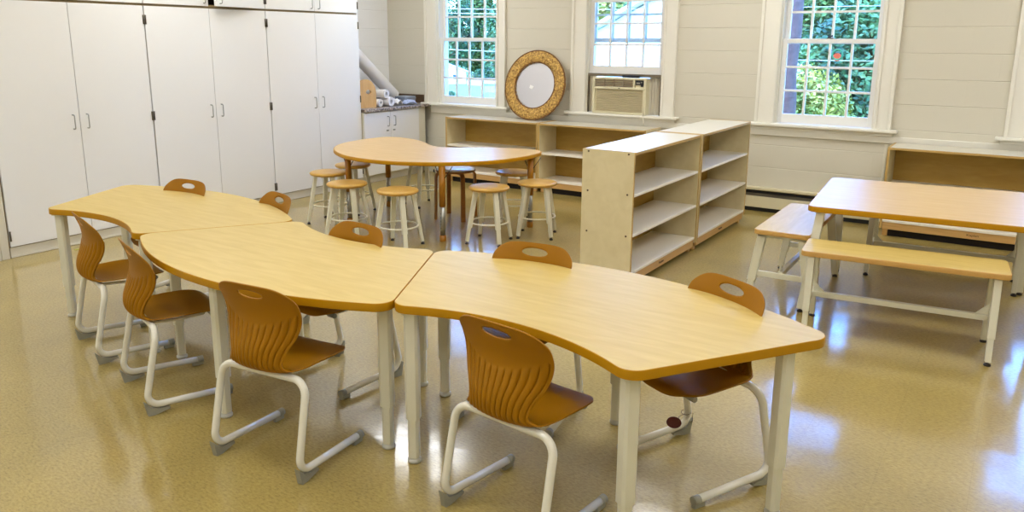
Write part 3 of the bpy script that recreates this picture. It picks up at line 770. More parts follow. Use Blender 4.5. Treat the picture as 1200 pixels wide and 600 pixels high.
def table_leg(parent, x, y, ang, ztop, s=.052):
    bm = bmesh.new()
    hs = s/2; c = .009
    def octa(h, cc): return [(-h+cc, -h), (h-cc, -h), (h, -h+cc), (h, h-cc), (h-cc, h), (-h+cc, h), (-h, h-cc), (-h, -h+cc)]
    def prism(o, z0, z1):
        a = [bm.verts.new((px, py, z0)) for px, py in o]; b = [bm.verts.new((px, py, z1)) for px, py in o]
        n = len(o); bm.faces.new(a[::-1]); bm.faces.new(b)
        for i in range(n): bm.faces.new((a[i], a[(i+1) % n], b[(i+1) % n], b[i]))
    prism(octa(hs, c), .185, ztop); prism(octa(hs-.005, c), .022, .185)
    prism(octa(hs+.012, .01), ztop-.008, ztop)
    for z in (.075, .1, .125, .15):   # adjustment holes shown as small dimples
        tube(bm, [(hs-.006, 0, z), (hs-.0042, 0, z)], .003, 8)
    bmesh.ops.rotate(bm, verts=bm.verts, cent=(0, 0, 0), matrix=Matrix.Rotation(ang, 3, 'Z'))
    o = mesh_obj('leg', bm, M['cream_metal'], parent); o.location = (x, y, 0)
    bm = bmesh.new(); lathe(bm, [(0, 0), (.024, 0), (.027, .004), (.027, .012), (.018, .018), (.012, .024), (0, .024)], 20)
    g = mesh_obj('glide', bm, M['chrome_white'], o)
    return o
M['chrome_white'] = plain('pale_glide', (200, 198, 186), .3)
def wave_table(cx, cy, th, label, HA=HA):
    OUT = sector_outline(HA)
    t = empty('wave_table', (cx, cy, 0)); tag(t, label, 'table', 'curved tables joined into a wave')
    b = slab([(x*math.cos(th)-y*math.sin(th), x*math.sin(th)+y*math.cos(th)) for x, y in OUT], ZT-TH, ZT, .0025, 3)
    o = mesh_obj('tabletop', b, [M['laminate'], M['edge']], t)
    for r, off in ((RIN+.055, 1), (RIN+.055, -1), (ROUT-.14, 1), (ROUT-.14, -1), (ROUT-.085, 0)):
        a = th + off*(HA-math.asin(.063/r)) 
        ang = th+off*HA if off else th
        table_leg(t, r*math.cos(a), r*math.sin(a), ang, ZT-TH)
    return t
wave_table(-1.4299, 1.1746, 1.4988, 'curved maple table at the right end of the wave, nearest the benches', .5315)
wave_table(-2.6417, 3.6161, -1.635, 'curved maple table in the middle of the wave')
wave_table(-4.1758, 1.3202, 1.5068, 'curved maple table at the left end of the wave, beside the cabinets')

# ------------------------------------------------------------------ chairs
PROFILE = [  # centre line of the shell, front of the seat to the top of the back: (y, z, half width, edge lift, wing)
    (.372, .374, .146, .000, 0), (.355, .393, .168, .002, 0), (.32, .402, .180, .003, 0), (.26, .402, .188, .008, 0), (.18, .394, .186, .018, 0), (.10, .388, .176, .022, 0),
    (.045, .390, .160, .020, .004), (.012, .402, .140, .014, .016), (-.008, .425, .128, .006, .030), (-.014, .457, .130, .0, .042), (-.008, .494, .146, 0, .050), (.008, .532, .168, 0, .052),
    (.022, .572, .182, 0, .050), (.028, .613, .189, 0, .044), (.024, .655, .189, 0, .034), (.013, .694, .185, 0, .022), (-.001, .733, .179, 0, .010)]
def sample_profile():
    L = [0]
    for a, b in zip(PROFILE, PROFILE[1:]): L.append(L[-1]+math.hypot(b[0]-a[0], b[1]-a[1]))
    tab = [(l,)+tuple(p) for l, p in zip(L, PROFILE)]
    def at(s):
        # catmull on arc length
        s = max(0, min(L[-1], s)); i = 0
        while i < len(L)-2 and s > L[i+1]: i += 1
        k = (s-L[i])/(L[i+1]-L[i])
        P = [PROFILE[max(0, min(len(PROFILE)-1, i+j))] for j in (-1, 0, 1, 2)]
        return [.5*((2*b)+(c-a)*k+(2*a-5*b+4*c-d)*k*k+(3*b-a-3*c+d)*k**3) for a, b, c, d in zip(*P)]
    return L, at
PL, pat = sample_profile()
LT = PL[-1]; LSPLIT = PL[6]+.012     # arc length where seat meets back
def chair_point(u, s):
    y, z, w, lift, wing = pat(s)
    a = pat(s-.004); b = pat(s+.004); ty, tz = b[0]-a[0], b[1]-a[1]; l = math.hypot(ty, tz) or 1
    ny, nz = tz/l, -ty/l            # normal: on the back it points forward (+y); on the seat it points up
    ny, nz = (ny, nz)
    if s < PL[6]: pass
    x = u*w
    au = abs(u)
    y += wing*au**2.2; z += lift*au**2.5
    # pleats: raised ribs fanning up the lower back
    zc = z
    top = .585 + .022*(u*u) - .0   # where each rib fades out
    if s > PL[6] and z < .65:
        fade = 1-smooth(.556+.062*u*u, .578+.062*u*u, z); fade *= smooth(.392, .425, z)*1.0
        g = abs(math.sin(u*6.5*PI))              # 12 pleats, sharp valleys between them
        groove = max(0., 1-g*1.7)**1.3
        if au < .96:
            d = .0125*fade*groove - .004*fade*(g**1.5)
            y += ny*d; z += nz*d
    return Vector((x, y, z))
def smooth(a, b, x):
    t = max(0, min(1, (x-a)/(b-a))); return t*t*(3-2*t)
def make_shell(kind):
    bm = bmesh.new()
    NU = 210 if kind == 'back' else 40
    NV = 76 if kind == 'back' else 44
    grid = []
    for i in range(NU+1):
        u = -1+2*i/NU
        if kind == 'seat': u = math.sin(u*PI/2)
        col = []
        au = abs(u)
        for j in range(NV+1):
            v = j/NV
            if kind == 'back':
                s1 = LT - .064*(1-math.sqrt(max(0, 1-au**3.9))) - .004*au*au
                s = LSPLIT + (s1-LSPLIT)*v
            else:
                s0 = .088*(1-math.sqrt(max(0, 1-au**2.7)))
                s = s0 + (LSPLIT-s0)*v
            col.append(bm.verts.new(chair_point(u, s)))
        grid.append(col)
    for i in range(NU):
        for j in range(NV):
            f = bm.faces.new((grid[i][j], grid[i+1][j], grid[i+1][j+1], grid[i][j+1])); f.smooth = True
    if kind == 'back':
        # oval hand hole: drop the faces inside and pull the rim onto the oval
        hx, hz, hcz = .062, .0165, .694
        def e(v): return math.hypot(v.co.x/hx, (v.co.z-hcz)/hz)
        kill = [f for f in bm.faces if sum(1 for v in f.verts if e(v) < 1) >= 2 or e_center(f, hx, hz, hcz) < 1]
        bmesh.ops.delete(bm, geom=kill, context='FACES')
        rim = {v for ed in bm.edges if ed.is_boundary for v in ed.verts if abs(v.co.x) < .08 and abs(v.co.z-hcz) < .028 and v.co.z < .722}
        for v in rim:
            k = e(v)
            if 0 < k < 1.7: v.co.x /= k; v.co.z = hcz+(v.co.z-hcz)/k
    bmesh.ops.recalc_face_normals(bm, faces=bm.faces)
    return bm
def e_center(f, hx, hz, hcz):
    c = f.calc_center_median(); return math.hypot(c.x/hx, (c.z-hcz)/hz)
def make_chair():
    t = empty('school_chair', (0, 0, 0))
    for kind, nm in (('back', 'backrest'), ('seat', 'seat')):
        o = mesh_obj(nm, make_shell(kind), M['shell'], t, smooth=True)
        md = o.modifiers.new('thickness', 'SOLIDIFY'); md.thickness = .0055; md.offset = 0
    # one bent tube: runner, heel, riser, crossbar under the seat and back down again
    r = .0148; hw = .2175
    pts = [(-hw+.006, .345, .030), (-hw, .012, .030), (-hw+.006, .052, .378), (hw-.006, .052, .378), (hw, .012, .030), (hw-.006, .345, .030)]
    # heel sits a touch behind; corner radii: heel 5 cm, shoulder 6 cm
    pts[1] = (-hw, -.020, .044); pts[4] = (hw, -.020, .044)
    bm = bmesh.new(); tube(bm, fillet(pts, [.05, .06, .06, .05], 10), r, 14); mesh_obj('tube_frame', bm, M['white_tube'], t)
    # under-seat carrier arms reaching forward with two stubby bumpers
    bm = bmesh.new()
    for sx in (-1, 1):
        tube(bm, [(sx*.095, .055, .376), (sx*.11, .17, .372), (sx*.12, .28, .380)], .008, 8)
    tube(bm, [(-.12, .28, .380), (.12, .28, .380)], .008, 8)
    mesh_obj('seat_carrier', bm, M['white_tube'], t)
    for sx in (-1, 1):
        bm = bmesh.new(); tube(bm, [(sx*.105, .312, .378), (sx*.150, .312, .378)], .011, 12); mesh_obj('stacking_bumper', bm, M['glide'], t)
    for sx in (-1, 1):
        # heel wedge glide
        bm = bmesh.new(); x0, x1 = sx*hw-.012, sx*hw+.012
        side = [(-.026, .0), (-.012, .0), (.018, .0), (.085, .017), (.085, .026), (.03, .024), (.0, .032), (-.018, .050), (-.034, .070)]
        side = [(-.016, .0), (.012, .0), (.075, .014), (.075, .024), (.03, .026), (.0, .034), (-.018, .055), (-.029, .066)]
        a = [bm.verts.new((x0, y, z)) for y, z in side]; b = [bm.verts.new((x1, y, z)) for y, z in side]
        bm.faces.new(a); bm.faces.new(b[::-1])
        for i in range(len(side)): bm.faces.new((a[i], b[i], b[(i+1) % len(side)], a[(i+1) % len(side)]))
        bmesh.ops.recalc_face_normals(bm, faces=bm.faces)
        mesh_obj('heel_glide', bm, M['glide'], t)
        bm = bmesh.new(); xx = sx*(hw-.006)
        tube(bm, [(xx, .325, .030), (xx, .353, .030)], .0165, 14); box(bm, xx-.010, xx+.010, .30, .352, 0.0, .026, bev=.004)
        mesh_obj('end_cap', bm, M['glide'], t)
    return t
proto = make_chair()
GR = 'mustard chairs around the wave of tables'
chairs = [
    ((-2.289, 1.75), 5.9, 'mustard plastic chair pulled up to the near side of the middle table'),
    ((-1.325, 1.930), -6.5, 'mustard plastic chair nearest the camera, at the hollow side of the right-hand table'),
    ((-3.234, 1.847), -18.5, 'mustard plastic chair second from the left on the near side of the tables'),
    ((-3.953, 2.028), -16.5, 'mustard plastic chair at the left end of the near side'),
    ((-.835, 2.822), 153, 'mustard plastic chair behind the right-hand table, with a dark red tag on its leg'),
    ((-1.735, 2.86), 188, 'mustard plastic chair behind the right-hand table, in front of the tall shelf unit'),
    ((-2.63, 2.707), 175, 'mustard plastic chair in the hollow at the far side of the middle table'),
    ((-3.55, 3.0), 164, 'mustard plastic chair on the far side where the left and middle tables meet'),
    ((-4.38, 2.98), 184, 'mustard plastic chair behind the left-hand table, by the cabinet doors'),
]
for i, (p, a, lab) in enumerate(chairs):
    o = proto if i == 0 else copy_tree(proto)
    o.location = (p[0], p[1], 0); o.rotation_euler = (0, 0, R(a)); tag(o, lab, 'chair', GR)
# tag tied on the leg of the right rear chair
bm = bmesh.new()
tc = Vector((-1.036, 2.800, .098)); ax = Vector((-.34, .94, 0)).normalized()
tube(bm, [tc-ax*.001, tc+ax*.001], .030, 28)
for v in bm.verts:      # oval, hanging a little askew
    d = v.co-tc; d.z *= .85; v.co = tc+d
bmesh.ops.translate(bm, verts=bm.verts, vec=-tc)
o = mesh_obj('hang_tag', bm, M['tag_red'], None); o.location = tc
tag(o, 'dark red oval tag tied to the lower leg of the right rear chair', 'tag')
bm = bmesh.new(); hx, hy = -1.028+.0, 2.902
lc = Vector((-1.029, 2.915, .098))
tube(bm, [lc+Vector((.0185*math.cos(2*PI*k/20), .0185*math.sin(2*PI*k/20), .004*math.sin(2*PI*k/20))) for k in range(20)], .0013, 6, closed=True)
tube(bm, [lc+Vector((.0, -.0185, .0)), lc.lerp(tc, .6)+Vector((0, 0, .008)), tc+Vector((.02, 0, .012))], .0013, 6)
tube(bm, [lc+Vector((.018, -.0, .0)), lc+Vector((.032, -.004, .006)), lc+Vector((.030, -.004, -.03)), lc+Vector((.022, -.01, -.036))], .0012, 6)
bmesh.ops.translate(bm, verts=bm.verts, vec=-tc)
mesh_obj('string', bm, plain('brown_string', (96, 70, 50), .8), o)

# ------------------------------------------------------------------ kidney table
KP = [(-4.45, 5.612), (-4.32, 5.655), (-4.18, 5.752), (-3.97, 5.882), (-3.76, 5.945), (-3.615, 5.945), (-3.52, 5.87), (-3.490, 5.72), (-3.49, 5.55), (-3.535, 5.30), (-3.65, 5.08), (-3.84, 4.885), (-4.10, 4.73), (-4.30, 4.675),
      (-4.45, 4.664), (-4.60, 4.675), (-4.80, 4.73), (-5.06, 4.885), (-5.25, 5.08), (-5.365, 5.30), (-5.41, 5.55), (-5.41, 5.72), (-5.38, 5.87), (-5.285, 5.945), (-5.14, 5.945), (-4.93, 5.882), (-4.72, 5.752), (-4.58, 5.655)]
KP = [(x+4.45, y-5.3) for x, y in KP][::-1]
t = empty('kidney_table', (-4.45, 5.3, 0)); tag(t, 'kidney-shaped maple table ringed by round stools near the corner', 'table')
mesh_obj('tabletop', slab(spline_closed(KP, 6), .622, .655, .008, 4), [M['laminate2'], M['edge_k']] if 'edge_k' in M else [M['laminate2'], M['edge']], t)
for wx, wy in ((-3.868, 4.90), (-4.95, 4.94), (-5.17, 5.70), (-3.545, 5.73)):
    x, y = wx+4.45, wy-5.3
    bm = bmesh.new(); tube(bm, [(x, y, .29), (x, y, .622)], .0265, 20); L = mesh_obj('leg', bm, M['kid_leg'], t)
    bm = bmesh.new(); tube(bm, [(x, y, .05), (x, y, .29)], .0215, 20)
    mesh_obj('leg_extension', bm, M['steel'], L)
    bm = bmesh.new()
    for k in range(6): tube(bm, [(x+.0, y-.0222, .08+.03*k), (x, y-.0195, .08+.03*k)], .004, 8)
    mesh_obj('adjustment_holes', bm, M['black'], L)
    bm = bmesh.new(); lathe(bm, [(0, 0), (.027, 0), (.028, .006), (.027, .05), (0, .052)], 20, (x, y)); mesh_obj('foot', bm, M['kid_leg'], L)
    bm = bmesh.new()
    for dx, dy in ((-.09, .02), (.09, .02)):
        tube(bm, [(x+dx, y+dy, .622), (x+dx*.1, y, .50)], .003, 6)
    mesh_obj('brace', bm, M['black'], L)

# ------------------------------------------------------------------ stools
def make_stool():
    t = empty('round_stool', (0, 0, 0))
    bm = bmesh.new(); lathe(bm, [(0, .432), (.145, .432), (.158, .436), (.165, .445), (.166, .452), (.160, .459), (.148, .4625), (.06, .460), (0, .458)], 48)
    mesh_obj('seat', bm, [M['wood_seat']], t)
    for k in range(4):
        a = PI/4+PI/2*k; ca, sa = math.cos(a), math.sin(a)
        bm = bmesh.new(); s = Vector((-sa, ca, 0))
        obox(bm, (.195*ca, .195*sa, .022), (.173*ca, .173*sa, .155), .031, .024, up=(ca, sa, 0), bev=.003)
        obox(bm, (.173*ca, .173*sa, .135), (.118*ca, .118*sa, .431), .040, .030, up=(ca, sa, 0), bev=.004)
        L = mesh_obj('leg', bm, M['cream_metal'], t)
        bm = bmesh.new(); lathe(bm, [(0, 0), (.013, 0), (.016, .003), (.014, .010), (.006, .014), (.006, .024), (0, .024)], 16, (.1965*ca, .1965*sa)); mesh_obj('foot', bm, M['foot_dark'], L)
    bm = bmesh.new(); tube(bm, [(.153*math.cos(2*PI*k/40), .153*math.sin(2*PI*k/40), .170) for k in range(40)], .0065, 10, closed=True); mesh_obj('foot_ring', bm, M['cream_metal'], t)
    bm = bmesh.new(); box(bm, -.11, .11, -.012, .012, .420, .4315, bev=.002); box(bm, -.012, .012, -.11, .11, .4195, .4313, bev=.002)
    mesh_obj('seat_bracket', bm, M['cream_metal'], t)
    return t
st = make_stool()
SG = 'wooden-topped metal stools around the kidney table'
stools = [((-5.125, 4.872), 15, 'round wooden stool with cream metal legs, outermost on the cabinet side'),
          ((-4.564, 4.59), 20, 'dark-grained wooden stool in front of the left leg of the kidney table'),
          ((-4.054, 4.573), 12, 'round wooden stool nearest the camera, at the front middle of the kidney table'),
          ((-3.545, 5.10), 14, 'round wooden stool right of the near leg of the kidney table'),
          ((-3.335, 5.50), 24, 'round wooden stool outermost on the right, closest to the tall shelves'),
          ((-3.79, 5.84), 40, 'round wooden stool behind the two right-hand stools, partly under the kidney table'),
          ((-5.27, 5.32), 10, 'round wooden stool tucked under the left end of the kidney table'),
          ((-4.93, 5.95), -20, 'round wooden stool hidden behind the kidney table, only its legs in view')]
stools[1] = ((-4.60, 4.57), 20, stools[1][2])
for i, (p, a, lab) in enumerate(stools):
    o = st if i == 0 else copy_tree(st)
    o.location = (p[0], p[1], 0); o.rotation_euler = (0, 0, R(a)); tag(o, lab, 'stool', SG)
# bentwood stool with white top
t = empty('bentwood_stool', (-4.31, 5.66, 0), R(12)); tag(t, 'white-topped stool with bent brown wooden legs beneath the kidney table', 'stool')
bm = bmesh.new(); lathe(bm, [(0, .437), (.177, .437), (.182, .441), (.182, .455), (.178, .459), (0, .459)], 48, mi=[0, 0, 0, 1, 1]); mesh_obj('seat', bm, [M['bent'], M['white_seat']], t)
for k in range(4):
    a = PI/4+PI/2*k; ca, sa = math.cos(a), math.sin(a)
    bm = bmesh.new(); P = fillet([(.09*ca, .09*sa, .430), (.188*ca, .188*sa, .430), (.196*ca, .196*sa, 0)], .045, 8)
    pv = None; s = Vector((-sa, ca, 0)); e = Vector((ca, sa, 0))
    for i, p in enumerate(P):
        tdir = (P[min(i+1, len(P)-1)]-P[max(i-1, 0)]).normalized(); nn = s.cross(tdir).normalized()
        cur = [bm.verts.new(p + s*sx*.019 + nn*sy*.0085) for sx, sy in ((-1, -1), (1, -1), (1, 1), (-1, 1))]
        if pv:
            for j in range(4): bm.faces.new((pv[j], pv[(j+1) % 4], cur[(j+1) % 4], cur[j]))
        else: bm.faces.new(cur[::-1])
        pv = cur
    bm.faces.new(pv); bmesh.ops.recalc_face_normals(bm, faces=bm.faces)
    mesh_obj('leg', bm, M['bent'], t)

# ------------------------------------------------------------------ rectangular table and benches
def bar_leg(parent, top, foot, ang, w=.052, d=.036, zj=None):
    """splayed flat-bar leg with a narrower telescoping lower end and a round levelling foot"""
    top, foot = Vector(top), Vector(foot); d0 = Vector((foot.x, foot.y, .02)); k = .28
    mid = d0.lerp(top, k); u = (math.cos(ang), math.sin(ang), 0)
    bm = bmesh.new(); obox(bm, mid, top, w, d, up=u, bev=.003); obox(bm, d0, d0.lerp(top, k+.03), w-.010, d-.008, up=u, bev=.002)
    o = mesh_obj('leg', bm, M['cream_metal'], parent)
    bm = bmesh.new(); lathe(bm, [(0, 0), (.016, 0), (.018, .004), (.015, .011), (.007, .014), (.007, .022), (0, .022)], 16, (foot.x, foot.y)); mesh_obj('foot', bm, M['foot_dark'], o)
    return o
def bench(loc, rz, L, Wd, Z, label):
    t = empty('bench', (loc[0], loc[1], 0), rz); tag(t, label, 'bench', 'benches around the rectangular table')
    out = round_poly([(-L/2, -Wd/2), (L/2, -Wd/2), (L/2, Wd/2), (-L/2, Wd/2)], .03, 6)
    mesh_obj('seat', slab(out, Z-.030, Z, .004, 3), [M['laminate'], M['edge2']], t)
    xe = L/2-.055
    for sx in (-1, 1):
        for sy in (-1, 1):
            bar_leg(t, (sx*xe, sy*(Wd/2-.045), Z-.031), (sx*xe, sy*(Wd/2+.022), 0), 0)
        bm = bmesh.new(); obox(bm, (sx*xe, -Wd/2+.02, Z-.042), (sx*xe, Wd/2-.02, Z-.042), .036, .020, bev=.002); mesh_obj('top_rail', bm, M['cream_metal'], t)
        bm = bmesh.new(); obox(bm, (sx*xe, -(Wd/2-.004), .19), (sx*xe, Wd/2-.004, .19), .022, .034, bev=.002); mesh_obj('cross_rail', bm, M['cream_metal'], t)
    bm = bmesh.new(); obox(bm, (-xe+.012, 0, .198), (xe-.012, 0, .198), .030, .030, bev=.002); mesh_obj('stretcher', bm, M['cream_metal'], t)
    for sx in (-1, 1):
        bm = bmesh.new(); a = [bm.verts.new(p) for p in ((sx*(xe-.012), 0, .214), (sx*(xe-.07), 0, .214), (sx*(xe-.012), 0, .275))]
        f = bm.faces.new(a); r = bmesh.ops.extrude_face_region(bm, geom=[f]); bmesh.ops.translate(bm, verts=[v for v in r['geom'] if isinstance(v, bmesh.types.BMVert)], vec=(0, .006, 0))
        bmesh.ops.recalc_face_normals(bm, faces=bm.faces); mesh_obj('gusset', bm, M['cream_metal'], t)
    return t
bench((-.465, 4.595), R(5.5), 1.0, .325, .480, 'maple-topped bench on the near side of the rectangular table')
bench((-1.160, 5.235), R(91), .965, .33, .480, 'maple-topped bench at the left end of the rectangular table')
bench((-.37, 6.035), R(2.0), 1.0, .325, .480, 'bench behind the rectangular table, mostly hidden under its top')
t = empty('rectangular_table', (-.45, 5.42, 0), R(4.6)); tag(t, 'large rounded-corner maple table with white metal legs beside the right edge', 'table')
LX_, LY_ = 1.24, 1.175
out = round_poly([(-LX_/2, -LY_/2), (LX_/2, -LY_/2), (LX_/2, LY_/2), (-LX_/2, LY_/2)], .055, 8)
mesh_obj('tabletop', slab(out, .6205, .655, .004, 3), [M['laminate2'], M['edge']], t)
for sx, sy, fx, fy in ((-1, -1, -.605, -.605), (1, -1, .600, -.52), (-1, 1, -.515, .43), (1, 1, .600, .45)):
    top = (sx*.545, sy*.53 if sy < 0 else .46, .620); 
    bar_leg(t, top, (fx, fy, 0), PI/2, w=.05, d=.05)
# small stray strip on the floor by the plinth
bm = bmesh.new(); box(bm, -6.05, -6.035, 3.06, 3.18, .0005, .004)
single('paper_strip', bm, M['green'], 'small yellow-green strip lying on the floor by the cabinet plinth', 'strip', (-6.04, 3.12, .0005))

# coral disc and turquoise ring on the third window
t = empty('roundel', (-1.484, YB+.028, 1.485)); tag(t, 'round coral and turquoise disc on the right-hand window pane', 'roundel')
bm = bmesh.new(); tube(bm, [(.043*math.cos(2*PI*k/32), 0, .016+.043*math.sin(2*PI*k/32)) for k in range(32)], .008, 8, closed=True); mesh_obj('ring', bm, plain('turquoise_plastic', (90, 214, 196), .3), t)
bm = bmesh.new(); tube(bm, [(0, -.003, -.006), (0, .003, -.006)], .036, 32); mesh_obj('disc', bm, plain('coral_plastic', (238, 132, 118), .3), t)

# ------------------------------------------------------------------ ceiling lamps (above the frame, they light the room)
k = 0
for x in (-5.4, -2.2, .6):
    for y in (-1.2, 1.4, 4.0, 6.3):
        t = empty('ceiling_light', (x, y, ZC)); tag(t, 'recessed ceiling light panel above the classroom', 'ceiling light', 'ceiling light panels')
        bm = bmesh.new(); box(bm, -.62, .62, -.32, -.30, -.03, 0); box(bm, -.62, .62, .30, .32, -.03, 0); box(bm, -.62, -.60, -.3, .3, -.03, 0); box(bm, .60, .62, -.3, .3, -.03, 0)
        mesh_obj('frame', bm, M['trim'], t)
        bm = bmesh.new(); box(bm, -.60, .60, -.30, .30, -.018, -.010); mesh_obj('diffuser', bm, M['lamp'], t)

# ------------------------------------------------------------------ outside
GZ = -1.0
def leaf_mat(name, a, b):
    m, nt, bs = new_mat(name)
    tc = nt.nodes.new('ShaderNodeTexCoord'); n = nt.nodes.new('ShaderNodeTexNoise'); n.inputs['Scale'].default_value = 1.6; n.inputs['Detail'].default_value = 5
    nt.links.new(tc.outputs['Object'], n.inputs['Vector'])
    cr = nt.nodes.new('ShaderNodeValToRGB'); cr.color_ramp.elements[0].position = .38; cr.color_ramp.elements[1].position = .66
    cr.color_ramp.elements[0].color = (*lin(a), 1); cr.color_ramp.elements[1].color = (*lin(b), 1)
    nt.links.new(n.outputs['Fac'], cr.inputs[0]); nt.links.new(cr.outputs[0], bs.inputs['Base Color'])
    bs.inputs['Roughness'].default_value = .6
    return m
M['leaf_a'] = leaf_mat('leaves_deep_green', (30, 64, 30), (112, 132, 46))
M['leaf_b'] = leaf_mat('leaves_blue_green', (32, 70, 44), (98, 136, 74))
M['leaf_c'] = leaf_mat('leaves_light_green', (84, 110, 36), (214, 200, 84))
M['bark'] = plain('bark', (112, 84, 78), .9, bump=1, bscale=14, vary=.6, vscale=16)
M['lawn'] = plain('lawn_grass', (122, 136, 62), .9, vary=.25, vscale=.6)
M['house_wall'] = plain('white_clapboard', (240, 240, 236), .6)
M['roof_pale'] = plain('pale_roof', (226, 226, 228), .6)
M['brick_pink'] = plain('pink_brick', (206, 150, 140), .8, vary=.2, vscale=8)
M['pane_dark'] = plain('dark_house_pane', (60, 84, 110), .2)
M['wire'] = plain('utility_wire', (210, 216, 220), .5)
def gz(y): return GZ if y < 30 else (GZ - (y-30)*4.05/70 if y < 100 else -5.05)
bm = bmesh.new(); gr = [(YB+.3, GZ)] + [(y, gz(y)) for y in (30, 60, 100, 200)]
rows = [[bm.verts.new((x, y, z)) for x in (-190, -60, 0, 120)] for y, z in gr]; low = [[bm.verts.new((x, y, z-.3)) for x in (-190, -60, 0, 120)] for y, z in gr]
for i in range(len(rows)-1):
    for j in range(3):
        bm.faces.new((rows[i][j], rows[i][j+1], rows[i+1][j+1], rows[i+1][j])); bm.faces.new((low[i][j], low[i+1][j], low[i+1][j+1], low[i][j+1]))
structure('ground', bm, M['lawn'])
def tree(x, y, blobs, n, leaf, mat, trunk, label, cat='tree', name='leafy_tree', grp='trees outside the windows', seed=1, th=.16):
    rnd = random.Random(seed); t = empty(name, (x, y, gz(y)-.02)); tag(t, label, cat, grp)
    if trunk:
        bm = bmesh.new(); hgt = blobs[0][2]
        tube(bm, [(0, 0, -.05), (.05, .02, hgt*.4), (-.04, 0, hgt)], [th*1.25, th, th*.7], 12); mesh_obj('trunk', bm, M['bark'], t)
    bm = bmesh.new(); tot = sum(b[3]*b[4]*b[5] for b in blobs)**.66
    vol = [(b[3]*b[4]*b[5])**.66 for b in blobs]; sv = sum(vol)
    for b, v in zip(blobs, vol):
        for _ in range(int(n*v/sv)):
            d = Vector((rnd.gauss(0, 1), rnd.gauss(0, 1), rnd.gauss(0, 1))).normalized(); rr = rnd.uniform(.72, 1.06)
            p = Vector((b[0]+d.x*b[3]*rr, b[1]+d.y*b[4]*rr, b[2]+d.z*b[5]*rr))
            if p.z < .02: continue
            a = Vector((rnd.gauss(0, 1), rnd.gauss(0, 1), rnd.gauss(0, .6))).normalized(); c = a.cross(d+Vector((rnd.gauss(0, .6), rnd.gauss(0, .6), .5))).normalized()
            s = leaf*rnd.uniform(.6, 1.3)
            q = [p-a*s, p-c*s*.55+d*s*.12, p+a*s, p+c*s*.55+d*s*.12]
            bm.faces.new([bm.verts.new(w) for w in q])
    mesh_obj('foliage', bm, mat, t)
    return t
# far line of trees, dense crowns filling the horizon
def dirx(xw, Y): return xw*Y/YB     # point at distance Y seen through x = xw on the window wall
tr = [(-6.80, 112, 'a', 16, 'broad dark green tree farthest left beyond the left window'),
      (-6.30, 127, 'c', 18, 'tall light green tree rising behind the small white house'),
      (-5.85, 112, 'b', 16, 'blue-green tree just right of the small white house'),
      (-5.42, 127, 'a', 18, 'tall dark green tree behind the clipped hedge'),
      (-4.95, 112, 'b', 15, 'blue-green tree at the right side of the left window'),
      (-4.40, 62, 'b', 9.5, 'blue-green tree left of the pale gable roof'),
      (-3.80, 75, 'c', 11.5, 'light green tree rising behind the pale gable roof'),
      (-3.20, 62, 'b', 9.5, 'blue-green tree right of the pale gable roof'),
      (-2.55, 75, 'a', 10, 'dark green tree hidden behind the wall between two windows')]
for i, (xw, Y, m, hh, lab) in enumerate(tr):
    rnd = random.Random(40+i); bl = [(0, 0, hh*.52, hh*.29, hh*.28, hh*.46)]
    for k in range(6): bl.append((rnd.uniform(-.14, .14)*hh, rnd.uniform(-.12, .12)*hh, hh*rnd.uniform(.15, .8), hh*.17, hh*.16, hh*.16))
    tree(dirx(xw, Y), Y, bl, 9000, hh*.022, M['leaf_'+m], True, lab, seed=60+i, th=.02*hh)
# nearer bushes and trees seen through the right-hand window
nr = [(-1.70, 13.4, 'c', 2.35, 'light yellow-green bush beside the pine trunk'),
      (-1.50, 25.5, 'a', 4.6, 'dark green tree in the middle of the right-hand window'),
      (-1.22, 16.6, 'b', 3.7, 'blue-green tree filling the right side of the right-hand window'),
      (-1.92, 30.5, 'a', 5.0, 'dark green tree behind the pine trunk, farther off'),
      (-.85, 31, 'a', 5.4, 'dark green tree seen past the wall right of the third window'),
      (.05, 16.5, 'c', 3.9, 'light green tree outside the window at the right edge'),
      (.75, 19, 'a', 4.4, 'dark green tree farthest to the right'),
      (-1.28, 36.5, 'b', 6.0, 'blue-green tree farthest back in the right-hand window')]
for i, (xw, Y, m, hh, lab) in enumerate(nr):
    rnd = random.Random(90+i); bl = [(0, 0, hh*.5, hh*.31, hh*.25, hh*.45)]
    for k in range(8): bl.append((rnd.uniform(-.24, .24)*hh, rnd.uniform(-.2, .1)*hh, hh*rnd.uniform(.10, .85), hh*.17, hh*.15, hh*.17))
    tree(dirx(xw, Y), Y, bl, 14000, hh*.019, M['leaf_'+m], True, lab, seed=160+i, th=.12)
# pine trunk by the right-hand window
t = empty('pine_tree', (dirx(-1.905, 10.3), 10.3, GZ)); tag(t, 'thick pine trunk at the left side of the right-hand window', 'tree')
bm = bmesh.new(); nn = 28; pts = [(.012*math.sin(k*1.3), 0, -.05+k*.28) for k in range(nn)]
tube(bm, pts, [.138-.0012*k+(.05 if k == 0 else 0)+.006*math.sin(k*2.1) for k in range(nn)], 20)
mesh_obj('trunk', bm, M['bark'], t)
rnd = random.Random(5); bm = bmesh.new()
for _ in range(2600):
    a = rnd.uniform(0, 2*PI); z = rnd.uniform(5.8, 7.4); r = rnd.uniform(.15, 1.2)
    p = Vector((r*math.cos(a), r*math.sin(a), z)); d = Vector((rnd.gauss(0, 1), rnd.gauss(0, 1), rnd.gauss(0, .5))).normalized()*.16
    s = d.cross(Vector((0, 0, 1))).normalized()*.03
    bm.faces.new([bm.verts.new(q) for q in (p-d, p+s, p+d, p-s)])
mesh_obj('needles', bm, M['leaf_a'], t)
